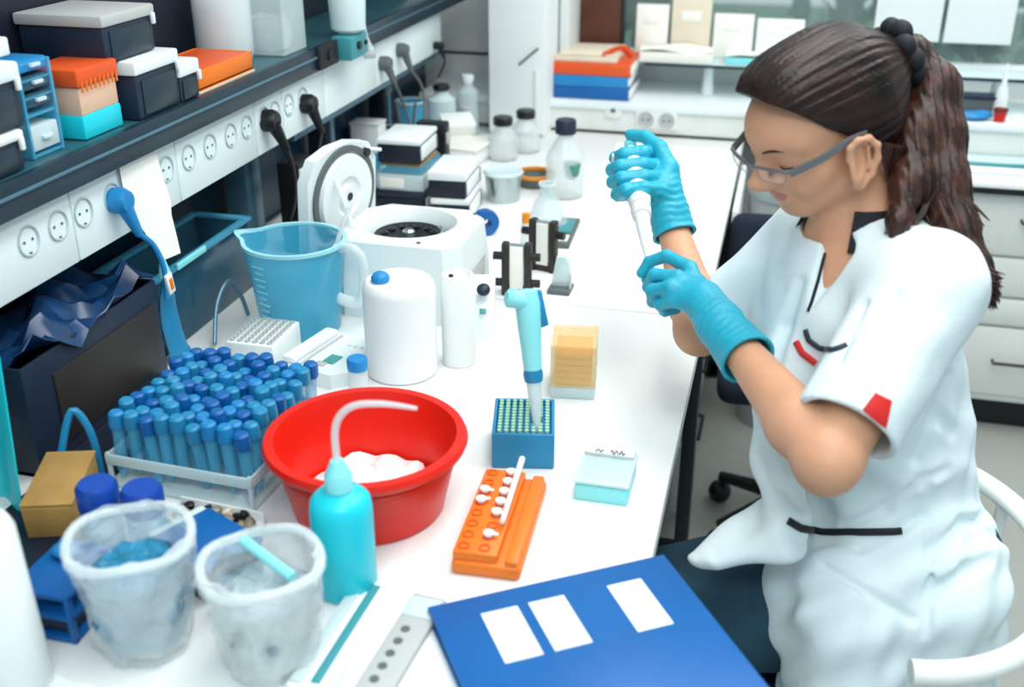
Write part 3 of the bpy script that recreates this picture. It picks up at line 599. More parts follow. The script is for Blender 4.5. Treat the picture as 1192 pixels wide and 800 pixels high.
bottle('reagent_bottle', (-.742, 2.86, BZ), .042, .105, .02, 'black', 'clear bottle with black cap, nearer one before the white cupboard', 'clear_bottle', .022, grp=GB)
bottle('reagent_bottle', (-.70, 2.955, BZ), .042, .105, .02, 'black', 'clear bottle with black cap, farther one before the white cupboard', 'clear_bottle', .022, grp=GB)
t = T('steel_dish', 'round steel dish with lid ring beside the black box stack', 'dish', (-.648, 2.50, BZ))
MB().lathe(cup(.040, .046, .066, .003), 36).build('bowl', 'steel', t); MB().lathe([(0, .062), (.046, .066), (.050, .070), (.046, .076), (0, .071)], 36).build('lid', 'frost', t)
t = T('amber_clip_dish', 'shallow dark dish with amber band behind the steel dish', 'dish', (-.60, 2.64, BZ)); MB().lathe(cup(.04, .052, .03, .003), 30).build('bowl', 'grey_dark', t); MB().lathe([(.045, .026), (.054, .026), (.054, .034), (.045, .034)], 30, close=True).build('rim', 'amber', t)
def cyl_flask(x, y, r, h, lab, stop='plastic_white', body='clear'):
    t = T('glass_cylinder', lab, 'glassware', (x, y, BZ), 0, 'glass cylinders at the far wall')
    MB().lathe([(0, 0), (r*1.15, 0), (r*1.15, .006), (r, .012), (r, h*.82), (r*.5, h*.93), (r*.5, h), (r*.4, h), (r*.4, h*.92), (r*.9, h*.8), (r*.9, .014), (0, .012)], 30).build('glass_body', body, t)
    MB().lathe([(0, h*.94), (r*.38, h*.94), (r*.62, h*1.05), (r*.55, h*1.13), (0, h*1.15)], 20).build('stopper', stop, t); return t
cyl_flask(-.975, 3.04, .042, .14, 'stoppered glass cylinder at the far wall, left one', 'black', 'frost'); cyl_flask(-.915, 3.11, .033, .155, 'slim glass cylinder with white stopper at the far wall', 'plastic_white'); cyl_flask(-.885, 2.98, .026, .10, 'short glass cylinder before the slim one at the far wall', 'grey', 'clear_white')
t = T('glass_beaker', 'blue tinted glass beaker at the far wall below the strip', 'beaker', (-1.055, 2.99, BZ)); MB().lathe(cup(.04, .042, .115, .003), 30).build('body', 'clear_blue', t); MB().lathe([(.039, .113), (.045, .113), (.045, .118), (.039, .118)], 30, close=True).build('rim', 'frost', t)
t = T('brush_cup', 'white cup with two dark handles standing at the far wall', 'cup', (-1.0, 2.80, BZ)); MB().lathe(cup(.028, .032, .085, .003), 28).build('cup', 'white', t)
for dx, dy, nm in ((.01, .01, 'left'), (-.012, -.004, 'right')): tag(MB().tube([(-1.0+dx*.5, 2.80+dy*.5, BZ+.012), (-1.0+dx*2.0, 2.80+dy*2, BZ+.15)], [.003, .005], 8).build('brush', 'grey_dark'), f'thin dark brush handle in the white cup, {nm} one', 'brush')
t = T('glass_beaker', 'grey glass beaker left of the white cup at far wall', 'beaker', (-1.07, 2.80, BZ)); MB().lathe(cup(.032, .034, .08, .003), 28).build('body', 'tint', t); MB().lathe([(.031, .078), (.037, .078), (.037, .083), (.031, .083)], 28, close=True).build('rim', 'frost', t)
t = T('tube_tray', 'tray of blue tubing and clips left of the box stack', 'tray', (-1.02, 2.58, BZ)); MB().box((0, 0, .006), (.14, .16, .012), .003).build('tray', 'frost', t)
for i in range(3): MB().tube([(-.05+.03*i, -.06, .02), (-.02+.03*i, 0, .05+.015*i), (-.04+.03*i, .06, .02)], .008, 8).build('tubing', ['teal', 'blue_tip', 'clear_blue'][i], t)
t = T('carton', 'white carton box standing behind the tubing tray', 'carton', (-1.075, 2.70, BZ)); MB().box((0, 0, .06), (.08, .06, .12), .003).build('body', 'white', t); MB().box((0, 0, .122), (.084, .064, .006), .002).build('lid', 'offwhite', t)
t = T('paper_box', 'low white box behind the black box stacks', 'box', (-.868, 2.82, BZ), R_(-8)); MB().box((0, 0, .022), (.17, .15, .044), .008, seg=3).build('body', 'white', t); MB().box((.01, 0, .048), (.165, .145, .01), .004).build('lid', 'paper', t); MB().cyl((-.03, -.076, .03), (-.03, -.073, .03), .006, n=12).build('red_mark', 'lip', t)
t = T('paper_box', 'small white box leaning by the tall white cupboard', 'box', (-.885, 2.90, BZ+.055), R_(30)); MB().box((0, 0, .02), (.09, .07, .03), .003, (.3, 0, 0)).build('body', 'offwhite', t); MB().box((0, -.001, .037), (.092, .072, .006), .002, (.3, 0, 0)).build('lid', 'white', t)
# ---- two clamp stands
def clamp(loc, rz, lab, s=1):
    t = T('gel_clamp', lab, 'clamp', loc, rz, 'black clamped gel plates')
    MB().box((0, 0, .054*s), (.034*s, .012, .104*s), .003).build('glass_plate', 'steel', t); MB().box((0, -.0068, .058*s), (.026*s, .003, .088*s), .001).build('pale_sheet', 'paper', t)
    for sx in (-1, 1):
        MB().box((sx*.022*s, 0, .054*s), (.014*s, .022, .108*s), .003).build('clamp_bar', 'mould', t)
        for zz in (.025, .08): MB().cyl((sx*.027*s, 0, zz*s), (sx*.046*s, 0, zz*s), .008*s, n=14).build('screw_knob', 'black', t)
    MB().box((0, .008, .011), (.06*s, .03, .022), .003).build('foot', 'mould', t); return t
clamp((-.470, 1.915, BZ), R_(6), 'black and grey clamped plate stand, nearer of the two', 1.0)
clamp((-.448, 2.055, BZ), R_(-12), 'black and grey clamped plate stand, farther of the two', 1.02)
t = T('tube_clip', 'small amber tube with pink tip on the far clamp', 'tube', (-.505, 2.14, BZ)); MB().lathe([(0, 0), (.012, 0), (.013, .06), (.008, .075), (0, .078)], 18).build('body', 'clear_white', t); MB().lathe([(0, .07), (.009, .07), (.009, .092), (0, .094)], 16).build('cap', 'amber', t)
t = T('glass_flask', 'clear glass flask between the clamps and the blue cap bottle', 'flask', (-.50, 2.33, BZ)); MB().lathe([(0, 0), (.045, 0), (.05, .008), (.03, .06), (.018, .08), (.018, .10), (.015, .10), (.015, .08), (.027, .058), (.046, .01), (0, .006)], 32).build('glass_body', 'clear', t); MB().lathe([(.015, .098), (.021, .098), (.021, .104), (.015, .104)], 24, close=True).build('rim', 'clear_white', t)
t = T('calculator', 'small dark grey calculator lying on the bench', 'calculator', (-.447, 2.28, BZ), R_(3)); MB().box((0, 0, .006), (.044, .18, .012), .003).build('body', 'grey_dark', t); MB().box((.001, -.055, .0125), (.028, .04, .002), .0005).build('display', 'paper', t); MB().box((0, .03, .0125), (.03, .09, .002), .0005).build('keypad', 'teal', t)
t = T('slide_holder', 'small clear upright holder with dark base near the bench seam', 'holder', (-.39, 1.955, BZ)); MB().box((0, 0, .005), (.045, .05, .009), .002).build('base', 'grey_dark', t); MB().prism([(-.02, .0), (.02, .0), (.016, .05), (.006, .062), (-.01, .06)], -.008, .008, Matrix.Translation((0, .01, .009)) @ Matrix.Rotation(PI/2, 4, 'X')).build('plate', 'frost', t); MB().box((.02, -.006, .024), (.003, .012, .034), .001).build('clip', 'grey', t)
# ---- tip boxes and standing pipette
t = T('tip_box', 'open blue box of green pipette tips at the front', 'tip box', (-.318, 1.342, BZ), R_(12))
b = MB().box((0, 0, .004), (.088, .108, .007), .002)
for a in ((.042, 0, .005, .108), (-.042, 0, .005, .108), (0, .052, .088, .005), (0, -.052, .088, .005)): b.box((a[0], a[1], .029), (a[2], a[3], .055), .0015)
b.build('box', 'blue_tip', t); MB().box((0, 0, .045), (.078, .098, .004)).build('tip_deck', 'blue_mid', t)
tp = MB().lathe([(0, -.034), (.0012, -.034), (.0026, .0), (.0032, .001), (.0032, .010), (.0022, .010), (0, .006)], 10).build('pipette_tip', 'pale_tip'); tag(tp, 'pale green pipette tip in the open blue box', 'pipette tip', 'tips in the open blue box')
mt = Matrix.Translation((-.318, 1.342, BZ)) @ Matrix.Rotation(R_(12), 4, 'Z'); first = True
for i in range(8):
    for j in range(11):
        if i >= 5 and j <= 4 and i <= 6 and j >= 3: continue
        p = mt @ Vector((-.034+i*.0097, -.044+j*.0088, .0485))
        if first: tp.location = p; first = False
        else: c = tp.copy(); COL.objects.link(c); c.location = p
def pipette(name, lab, tip, top, m_body, m_grip, wid=1.0, spin=0):
    tip, top = Vector(tip), Vector(top); L = (top-tip).length
    q = (top-tip).to_track_quat('Z', 'Y') @ Euler((0, 0, spin)).to_quaternion(); t = T(name, lab, 'pipette', tip); t.rotation_mode = 'QUATERNION'; t.rotation_quaternion = q
    s = L/.24*wid; zs = L/.24
    MB().lathe([(0, 0), (.0035*s, 0), (.006*s, .03*zs), (.0085*s, .065*zs), (.0095*s, .09*zs), (0, .09*zs)], 20).build('lower_shaft', m_body, t)
    MB().lathe([(0, .088*zs), (.0115*s, .088*zs), (.0125*s, .10*zs), (.0105*s, .112*zs), (0, .112*zs)], 20).build('ejector_collar', m_grip, t)
    return t, s, zs
t, s, zs = pipette('pipette', 'pale blue pipette standing upright in the open blue tip box', (-.292, 1.318, BZ+.046), (-.318, 1.352, 1.003), 'frost', 'blue_tip', 1.3, PI)
MB().lathe([(0, .108*zs), (.0115*s, .108*zs), (.0125*s, .14*zs), (.0145*s, .18*zs), (.0155*s, .215*zs), (.013*s, .236*zs), (0, .24*zs)], 22).build('grip', 'cyan_light', t)
MB().lathe([(0, .0), (.011*s, 0), (.012*s, .02*s), (.007*s, .024*s), (0, .024*s)], 18, mtx=Matrix.Translation((-.006*s, -.004, .222*zs)) @ Matrix.Rotation(R_(-70), 4, 'Y')).build('plunger_button', 'cyan_light', t)
MB().box((.0145*s, -.002, .205*zs), (.012*s, .012*s, .06*zs), .003, (0, R_(-8), 0)).build('finger_hook', 'blue_tip', t)
t = T('tip_box', 'clear box stacked with orange tips behind the standing pipette', 'tip box', (-.285, 1.555, BZ), R_(8))
MB().box((0, 0, .010), (.072, .085, .02), .003).build('base', 'frost', t)
for i in range(5):
    MB().box((0, -.002, .028+i*.0115), (.058, .07, .0085), .0015).build('tip_tray', 'amber', t)
b = MB()
for a in ((.035, 0, .003, .083), (-.035, 0, .003, .083), (0, .041, .072, .003), (0, -.041, .072, .003)): b.box((a[0], a[1], .055), (a[2], a[3], .07), .001)
b.box((0, 0, .0915), (.073, .085, .004), .0015); b.build('lid', 'yellow', t)
# ---- slide box
t = T('slide_box', 'small clear turquoise box with writing on its back edge', 'box', (-.184, 1.272, BZ))
MB().box((0, 0, .012), (.073, .085, .024), .003).build('base', 'cyan_light', t); MB().box((0, .005, .0255), (.066, .07, .003), .001).build('gel', 'cyan', t)
MB().box((0, .0, .0295), (.076, .088, .005), .002).build('lid', 'frost', t); MB().box((0, .034, .037), (.07, .016, .010), .002, (R_(25), 0, 0)).build('back_edge', 'white', t)
sq = MB(); mq = Matrix.Translation((.002, .0262, .0413)) @ Matrix.Rotation(R_(40), 4, 'X')
for x0, n_, a_ in ((-.022, 5, .0022), (-.001, 9, .003)): sq.tube([mq @ Vector((x0+.0026*i, a_*math.sin(i*2.4+x0*90), .0003)) for i in range(n_)], .0007, 6)
sq.build('handwriting', 'black', t)
# ---- orange tube rack
RX, RY, RR = -.298, 1.135, R_(3)
t = T('tube_rack', 'bright orange rack holding small white tubes', 'rack', (RX, RY, BZ), RR)
MB().box((0, 0, .010), (.086, .205, .02), .006, seg=3).build('base', 'orange', t); MB().box((-.014, 0, .024), (.056, .195, .016), .003).build('hole_deck', 'orange', t); MB().box((.032, 0, .022), (.016, .20, .010), .003).build('side_rail', 'orange', t)
hh = MB()
for i in range(2):
    for j in range(8): hh.lathe([(.0055, .0318), (.0075, .0318), (.0075, .0335), (.0055, .0335)], 12, c=(-.030+i*.026, -.085+j*.0243, 0), close=True)
hh.build('hole_rims', 'orange_red', t)
mt = Matrix.Translation((RX, RY, BZ)) @ Matrix.Rotation(RR, 4, 'Z')
def microtube(loc, lab, grp, rot=(0, 0, 0)):
    t = T('micro_tube', lab, 'tube', loc, 0, grp); t.rotation_euler = rot
    MB().lathe([(0, -.024), (.0025, -.022), (.0052, -.004), (.0054, .004), (0, .004)], 14).build('tube_body', 'clear_white', t)
    c = MB().lathe([(0, .004), (.0068, .004), (.0068, .0075), (0, .008)], 14).build('cap', 'white_tube', t); MB().box((.009, 0, .0058), (.007, .005, .002), .0008).build('cap_tab', 'white_tube', c)
    return t
mp = None
for i, j in ((1, 1), (1, 3), (1, 4), (1, 5), (1, 6), (1, 7), (0, 4), (0, 5)):
    p = mt @ Vector((-.030+i*.026, -.085+j*.0243, .032))
    lab = 'white capped tube in the orange rack, right-hand row'
    if i == 0: lab = 'white capped tube in the orange rack, left-hand row'
    elif j == 1: lab = 'white capped tube standing alone at near end of orange rack'
    if mp is None: mp = microtube(p, lab, 'tubes in the orange rack')
    else: dup(mp, p, random.uniform(-.6, .6), lab)
tag(MB().tube([mt @ Vector((.010, -.045, .046)), mt @ Vector((.006, .112, .043))], [.0035, .0045], 10).build('pipette_stick', 'white_tube'), 'thin white stick lying along the tubes of the orange rack', 'stick')
# ---- red ice bucket
t = T('ice_bucket', 'red round plastic bucket half filled with ice', 'bucket', (-.487, 1.152, BZ))
MB().lathe([(0, 0), (.096, 0), (.101, .004), (.122, .094), (.132, .096), (.135, .103), (.132, .110), (.120, .110), (.114, .092), (.093, .008), (0, .006)], 64).build('bucket', 'red', t)
MB().lathe([(.1165, .076), (.1205, .078), (.1215, .086), (.1185, .088)], 64, close=True).build('rim_band', 'red', t)
def icef(p, a): return (p.x, p.y, p.z+.006*math.sin(5*a+p.x*200)+.004*math.sin(11*a+p.y*150))
ice = MB().lathe([(0, .010), (.084, .010), (.088, .024), (.08, .029), (.06, .033), (.03, .036), (0, .037)], 48, f=icef).build('crushed_ice', 'ice'); ice.location = (-.487, 1.152, BZ); tag(ice, 'white crushed ice filling the red bucket', 'ice', kind='stuff')
# ---- cyan wash bottle
t = T('wash_bottle', 'cyan squeeze bottle with bent spout in front of the red bucket', 'bottle', (-.450, .977, BZ))
MB().lathe([(0, 0), (.034, 0), (.037, .005), (.037, .112), (.035, .126), (.028, .134), (.016, .139), (.015, .142), (0, .142)], 40).build('body', 'cyan', t)
MB().lathe([(0, .141), (.0165, .141), (.0165, .160), (.013, .165), (.008, .178), (0, .178)], 24).build('cap', 'cyan_light', t)
MB().tube([(0, 0, .175), (-.002, .004, .21), (.004, .008, .232), (.022, .012, .246), (.055, .016, .250), (.092, .02, .247)], [.0045, .0045, .0045, .0042, .0036, .0022], 10).build('spout', 'clear_white', t)
# ---- blue binder in the foreground
t = T('ring_binder', 'large blue binder with three white labels at the front', 'binder', (-.128, .902, BZ), R_(33.5))
MB().box((0, 0, .0165), (.302, .30, .003), .001).box((0, 0, .002), (.302, .30, .003), .001).build('cover', 'blue', t); MB().box((-.004, -.004, .009), (.286, .286, .011), .001).build('paper_block', 'paper', t); MB().box((0, .149, .009), (.302, .004, .017), .0015).build('spine', 'blue', t)
lb = lambda cx, cy: (Matrix.Rotation(-R_(33.5), 4, 'Z') @ Vector((cx+.128, cy-.902, 0)))
for cx, cy in ((-.2315, .922), (-.1835, .954), (-.1005, 1.007)):
    p = lb(cx, cy); MB().box((p.x, p.y, .0184), (.044, .086, .0008)).build('label', 'white', t)
# ---- white strips left of the binder
t = T('tube_strip', 'white strip tray with a teal groove beside the wash bottle', 'strip tray', (-.418, .888, BZ), R_(-2))
MB().box((0, 0, .006), (.05, .19, .012), .003).build('tray', 'white', t); MB().box((.005, .0, .0125), (.011, .17, .002), .0005).build('groove', 'teal', t); MB().box((-.015, 0, .0135), (.014, .18, .003), .001).build('ridge', 'frost', t)
t = T('hole_strip', 'grey white strip with a row of dark holes beside the binder', 'strip', (-.352, .855, BZ), R_(-4))
MB().box((0, 0, .005), (.042, .24, .010), .003).build('strip', 'grey', t); MB().box((0, .095, .0105), (.036, .035, .002), .001).build('end_panel', 'frost', t)
h = MB()
for j in range(8): h.lathe([(0, .0098), (.0055, .0098), (.0055, .0108), (0, .0108)], 14, c=(-.004, .055-j*.021, 0))
h.build('holes', 'grey_dark', t)
# ---- crumpled clear bags
def crbag(loc, r, h, lab, m, seed, inner):
    t = T('plastic_bag', lab, 'bag', loc, 0, 'open plastic bags at the front left')
    f = crinkle(seed, .05)
    MB().lathe([(0, 0), (r*.75, 0)]+[(r*(.84+.19*u/9), h*(.08+.78*u/9)) for u in range(10)]+[(r*1.08, h*.93), (r*1.03, h), (r*.96, h*1.01), (r*.92, h*.92)]+[(r*(.94-.15*u/5), h*(.8-.7*u/5)) for u in range(6)]+[(0, h*.05)], 72, f=f).build('bag', m, t)
    MB().lathe([(0, h*.12), (r*.7, h*.12), (r*.84, h*.45), (r*.8, h*.68), (r*.5, h*.80), (0, h*.74)], 48, f=crinkle(seed+4, .085)).build('crumpled_film', inner, t)
    MB().tube([(r*1.04*math.cos(a), r*1.04*math.sin(a), h*.965+.004*math.sin(3*a+seed)) for a in [2*PI*i/28 for i in range(29)]], .0055, 8, smooth=False).build('rolled_rim', 'clear_white', t)
    return t
crbag((-.632, .832, BZ), .062, .145, 'crumpled clear bag with blue contents, left of two at front', 'bag', 11, 'bag_blue')
crbag((-.482, .838, BZ), .060, .135, 'crumpled clear bag holding a cyan stick, right of two at front', 'bag', 23, 'bag_grey')
tag(MB().tube([(-.520, .873, BZ+.128), (-.447, .838, BZ+.118)], .006, 10).build('cyan_stick', 'cyan_light'), 'cyan plastic stick lying in the right crumpled bag', 'stick')
t = T('film_tray', 'shallow pale cyan tray of film in front of the crumpled bags', 'tray', (-.575, .672, BZ)); MB().box((0, 0, .003), (.28, .13, .006), .002).build('tray', 'frost', t)
rows = [[(-.13+.26*i/14, -.055+.11*j/6, .022+.014*math.sin(i*1.3+j*.7)+.008*math.sin(i*2.9-j*1.7)) for j in range(7)] for i in range(15)]
MB().sheet(rows, .002).build('film', 'bag', t)
t = T('small_bottle', 'small blue bottle squeezed between the two crumpled bags', 'bottle', (-.563, .842, BZ)); 
t.location = (-.562, .905, BZ); MB().lathe([(0, 0), (.015, 0), (.016, .05), (.010, .06), (0, .06)], 18).build('body', 'blue_mid', t); MB().lathe([(0, .058), (.011, .058), (.011, .075), (0, .076)], 18).build('cap', 'navy', t)
# ---- white cylinder bottom left
t = T('paper_roll', 'tall white roll standing at the front left corner', 'roll', (-.742, .735, BZ)); MB().lathe([(0, 0), (.046, 0), (.047, .004), (.043, .19), (.039, .20), (.030, .205), (.018, .205), (.018, .19), (0, .19)], 44).build('roll', 'white', t); MB().lathe([(.015, .19), (.0185, .19), (.0185, .208), (.015, .208)], 24, close=True).build('core', 'paper', t)
# ---- blue rack beside the roll
t = T('blue_rack', 'dark blue plastic rack between the white roll and left bag', 'rack', (-.742, .855, BZ))
b = MB()
for zz in (.004, .034, .062): b.box((0, 0, zz), (.075, .10, .007), .002)
for sx in (-1, 1):
    for sy in (-1, 1): b.box((sx*.034, sy*.046, .033), (.007, .007, .066), .001)
b.build('frame', 'blue', t); MB().box((0, 0, .02), (.06, .085, .022), .003).build('insert', 'navy', t); MB().ball((-.01, .02, .072), (.018, .014, .008), 12, 8).build('blue_cap', 'blue_mid', t)
# ---- capped bottles, cardboard, card
def cbottle(x, y, lab):
    t = T('capped_bottle', lab, 'bottle', (x, y, BZ), 0, 'blue capped bottles at the left'); MB().lathe([(0, 0), (.024, 0), (.025, .004), (.025, .05), (.020, .058), (0, .058)], 26).build('body', 'clear_blue', t); MB().lathe([(0, .056), (.025, .056), (.026, .06), (.026, .086), (.022, .092), (0, .093)], 28).build('cap', 'blue_deep', t)
cbottle(-.782, .985, 'bottle with big royal blue cap next to the cardboard piece'); cbottle(-.722, .99, 'bottle with big royal blue cap in front of tube rack')
t = T('cardboard_piece', 'tan cardboard box leaning at the left beside blue cap', 'cardboard', (-.872, 1.03, BZ+.0035), R_(18)); MB().box((0, 0, .026), (.064, .115, .05), .002, (R_(5), 0, 0)).build('body', 'card', t); MB().box((0, -.0, .0535), (.066, .117, .003), .001, (R_(5), 0, 0)).build('flap', 'card', t)
t = T('blue_card', 'flat dark blue box behind the right crumpled bag', 'box', (-.625, .965, BZ), R_(-25)); MB().box((0, 0, .022), (.105, .085, .044), .003).build('body', 'navy', t); MB().box((0, 0, .0465), (.108, .088, .005), .0015).build('lid', 'blue', t); MB().box((-.058, 0, .03), (.012, .08, .04), .002).build('side_tab', 'frost', t)
t = T('parts_tray', 'small tray of cream and black pieces before the tube rack', 'tray', (-.665, 1.047, BZ), R_(-4)); MB().box((0, 0, .004), (.125, .05, .007), .002).box((0, -.0245, .012), (.125, .003, .022), .001).box((0, .0245, .012), (.125, .003, .022), .001).build('tray', 'white', t)
pp = None
for i in range(26):
    loc = (-.665-.054+(i % 9)*.0135+random.uniform(-.003, .003), 1.047-.014+(i//9)*.014+random.uniform(-.002, .002), BZ+.0125+.006*(i % 2))
    if pp is None:
        pp = {}
        for m, nm in (('cream', 'cream'), ('black', 'black'), ('pebble', 'speckled')):
            o = MB().lathe([(0, -.005), (.006, -.005), (.007, .004), (.004, .006), (0, .006)], 12).build('plastic_piece', m); tag(o, f'{nm} plastic piece in the small white tray', 'piece', 'pieces in the small tray'); pp[m] = o; o.location = (-.665+.052, 1.047, BZ+.03)
        pp['cream'].location = loc; pp['black'].location = (loc[0]+.02, loc[1]+.02, BZ+.026); pp['pebble'].location = (loc[0]+.06, loc[1]+.018, BZ+.026); continue
    c = pp[random.choice(['cream', 'cream', 'black', 'pebble'])].copy(); COL.objects.link(c); c.location = loc; c.rotation_euler = (random.uniform(-.6, .6), random.uniform(-.6, .6), 0)
tag(MB().prism([(-.955, .80), (-.812, .80), (-.812, 1.085), (-.862, 1.085), (-.862, 1.43), (-.955, 1.43)], BZ, BZ+.0032).build('bench_patch', 'navy_dark'), 'thin black pad under the tan cardboard box at left', 'patch')  # flat dark layer over the bench top here
# ---- big rack of blue capped tubes
t = T('tube_crate', 'white crate packed with blue capped tubes left of the bucket', 'rack', (-.735, 1.215, BZ), R_(-3))
b = MB().box((0, 0, .004), (.225, .235, .008), .003)
for zz in (.045,):
    for a in ((.110, 0, .004, .235), (-.110, 0, .004, .235), (0, .1155, .225, .004), (0, -.1155, .225, .004)): b.box((a[0], a[1], zz), (a[2], a[3], .016), .001)
for sx in (-1, 1):
    for sy in (-1, 1): b.box((sx*.109, sy*.114, .03), (.006, .006, .05), .001)
b.build('crate', 'frost', t); MB().box((.1125, .06, .03), (.002, .03, .02), .0005).build('label', 'paper', t)
tubes = []
for m in ('blue_mid', 'blue_tip', 'blue'):
    q = T('sample_tube', 'blue capped sample tube packed in the white crate', 'tube', (0, 0, 0), 0, 'blue capped tubes in the crate')
    MB().lathe([(0, -.085), (.005, -.082), (.0085, -.07), (.0085, -.004), (0, -.004)], 12).build('tube_body', 'clear_blue', q)
    MB().lathe([(0, .016), (.0075, .016), (.0105, .013), (.0115, -.004), (.0105, -.008), (0, -.008)], 14).build('cap', m, q); tubes.append(q)
mt = Matrix.Translation((-.735, 1.215, BZ)) @ Matrix.Rotation(R_(-3), 4, 'Z'); k = 0
for i in range(9):
    for j in range(9):
        p = mt @ Vector((-.096+i*.024, -.1+j*.025, .100+.006*math.sin(i*2.1+j*1.3)+random.uniform(-.005, .005)))
        rot = (random.uniform(-.09, .09), random.uniform(-.09, .09), 0)
        if k < 3: tubes[k].location = p; tubes[k].rotation_euler = rot
        else: dup(tubes[random.randrange(3)], p, rot=rot)
        k += 1
# ================================================================ the woman
class Field:                                   # signed distance on a grid, meshed to one continuous surface
    def __init__(s, lo, hi, h):
        s.lo = np.array(lo, np.float32); s.h = h; s.n = np.ceil((np.array(hi)-np.array(lo))/h).astype(int)+1
        s.f = np.full(s.n, .08, np.float32)
    def block(s, a, b):
        i0 = np.clip(np.floor((np.array(a)-s.lo)/s.h).astype(int), 0, s.n-1); i1 = np.clip(np.ceil((np.array(b)-s.lo)/s.h).astype(int)+1, 1, s.n)
        sl = tuple(slice(p, q) for p, q in zip(i0, i1))
        ax = [(s.lo[k]+np.arange(i0[k], i1[k])*s.h).astype(np.float32) for k in range(3)]
        return sl, np.meshgrid(*ax, indexing='ij', sparse=True)
    def comb(s, sl, d, k, mode):
        a = s.f[sl]
        if mode == 'add':
            t = np.clip(.5+.5*(a-d)/k, 0, 1); s.f[sl] = a*(1-t)+d*t-k*t*(1-t)
        else:
            d = -d; t = np.clip(.5-.5*(a-d)/k, 0, 1); s.f[sl] = a*(1-t)+d*t+k*t*(1-t)
    def cap(s, a, b, ra, rb=None, k=.012, mode='add', sq=None):
        rb = ra if rb is None else rb; a = np.array(a, np.float32); b = np.array(b, np.float32); m = max(ra, rb)+k+.02
        sl, (X, Y, Z) = s.block(np.minimum(a, b)-m, np.maximum(a, b)+m)
        v = b-a; L = max(float(v@v), 1e-9); t = np.clip(((X-a[0])*v[0]+(Y-a[1])*v[1]+(Z-a[2])*v[2])/L, 0, 1)
        dx, dy, dz = X-a[0]-v[0]*t, Y-a[1]-v[1]*t, Z-a[2]-v[2]*t
        q = dx*dx+dy*dy+dz*dz
        if sq is not None:                     # flatten along a direction: (dir, factor)
            n, fac = sq; n = np.array(n)/np.linalg.norm(n); e = dx*n[0]+dy*n[1]+dz*n[2]; q = q+e*e*(fac*fac-1)
        s.comb(sl, np.sqrt(q)-(ra+(rb-ra)*t), k, mode); return s
    def ell(s, c, rad, ax=None, k=.012, mode='add'):
        c = np.array(c, np.float32); m = max(rad)+k+.02; sl, (X, Y, Z) = s.block(c-m, c+m)
        ax = np.eye(3) if ax is None else np.array(ax); dx, dy, dz = X-c[0], Y-c[1], Z-c[2]
        p = [(dx*ax[i][0]+dy*ax[i][1]+dz*ax[i][2]) for i in range(3)]
        k0 = np.sqrt(sum((p[i]/rad[i])**2 for i in range(3))); k1 = np.sqrt(sum((p[i]/rad[i]**2)**2 for i in range(3)))
        s.comb(sl, k0*(k0-1)/np.maximum(k1, 1e-6), k, mode); return s
    def grid(s): return s.block(s.lo, s.lo+s.n*s.h)[1]
    def mesh(s):
        f = s.f; inside = f < 0; n = np.array(f.shape)-1
        cnt = np.zeros(n, np.int8)
        for i in (0, 1):
            for j in (0, 1):
                for k in (0, 1): cnt += inside[i:n[0]+i, j:n[1]+j, k:n[2]+k]
        cells = np.argwhere((cnt > 0) & (cnt < 8)); idx = np.full(n, -1, np.int64); idx[tuple(cells.T)] = np.arange(len(cells))
        P = np.zeros((len(cells), 3)); W = np.zeros(len(cells))
        cor = np.array([(i, j, k) for i in (0, 1) for j in (0, 1) for k in (0, 1)])
        for a in range(8):
            for b in range(a+1, 8):
                if np.abs(cor[a]-cor[b]).sum() != 1: continue
                fa = f[tuple((cells+cor[a]).T)]; fb = f[tuple((cells+cor[b]).T)]; m = (fa < 0) != (fb < 0)
                t = np.where(m, fa/np.where(m, fa-fb, 1), 0)[:, None]
                P += np.where(m[:, None], cor[a]+(cor[b]-cor[a])*t, 0); W += m
        V = (cells+P/W[:, None])*s.h+s.lo
        F = []
        for ax in range(3):
            o = [0, 0, 0]; o[ax] = 1
            A = inside[:f.shape[0]-o[0], :f.shape[1]-o[1], :f.shape[2]-o[2]]; B = inside[o[0]:, o[1]:, o[2]:]
            e = np.argwhere(A != B); u, v = (ax+1) % 3, (ax+2) % 3
            ok = (e[:, u] > 0) & (e[:, v] > 0) & (e[:, u] < n[u]) & (e[:, v] < n[v]) & (e[:, ax] < n[ax]); e = e[ok]
            du = np.zeros(3, int); du[u] = 1; dv = np.zeros(3, int); dv[v] = 1
            q = np.stack([idx[tuple((e-du-dv).T)], idx[tuple((e-dv).T)], idx[tuple(e.T)], idx[tuple((e-du).T)]], 1)
            fl = ~A[tuple(e.T)]; q[fl] = q[fl][:, ::-1]; F.append(q)
        return V, np.concatenate(F)
    def build(s, name, m, parent, base, smooth=1):
        V, F = s.mesh()
        for _ in range(smooth):
            acc = np.zeros_like(V); c = np.zeros(len(V))
            for a, b in ((0, 1), (1, 2), (2, 3), (3, 0)):
                np.add.at(acc, F[:, a], V[F[:, b]]); np.add.at(acc, F[:, b], V[F[:, a]]); np.add.at(c, F[:, a], 1); np.add.at(c, F[:, b], 1)
            V = V*.5+.5*acc/np.maximum(c, 1)[:, None]
        me = bpy.data.meshes.new(name); me.from_pydata((V-np.array(base)).tolist(), [], F.tolist()); me.shade_smooth()
        o = bpy.data.objects.new(name, me); COL.objects.link(o); o.parent = parent
        for k in (m if isinstance(m, (list, tuple)) else [m]): me.materials.append(M[k])
        return o
V3 = lambda *a: np.array(a, float)
_R, _U, _F, _C = V3(0.970042, 0.242938, 0.000000), V3(-0.103821, 0.414555, 0.904083), V3(-0.219636, 0.876998, -0.427358), V3(0, 0, 1.575)   # survey axes of the pose measurements
def at(px, py, t): return _C+t*(_R*((px-596)/1260)+_U*((400-py)/1260)+_F)    # a joint measured on the photo, at distance t
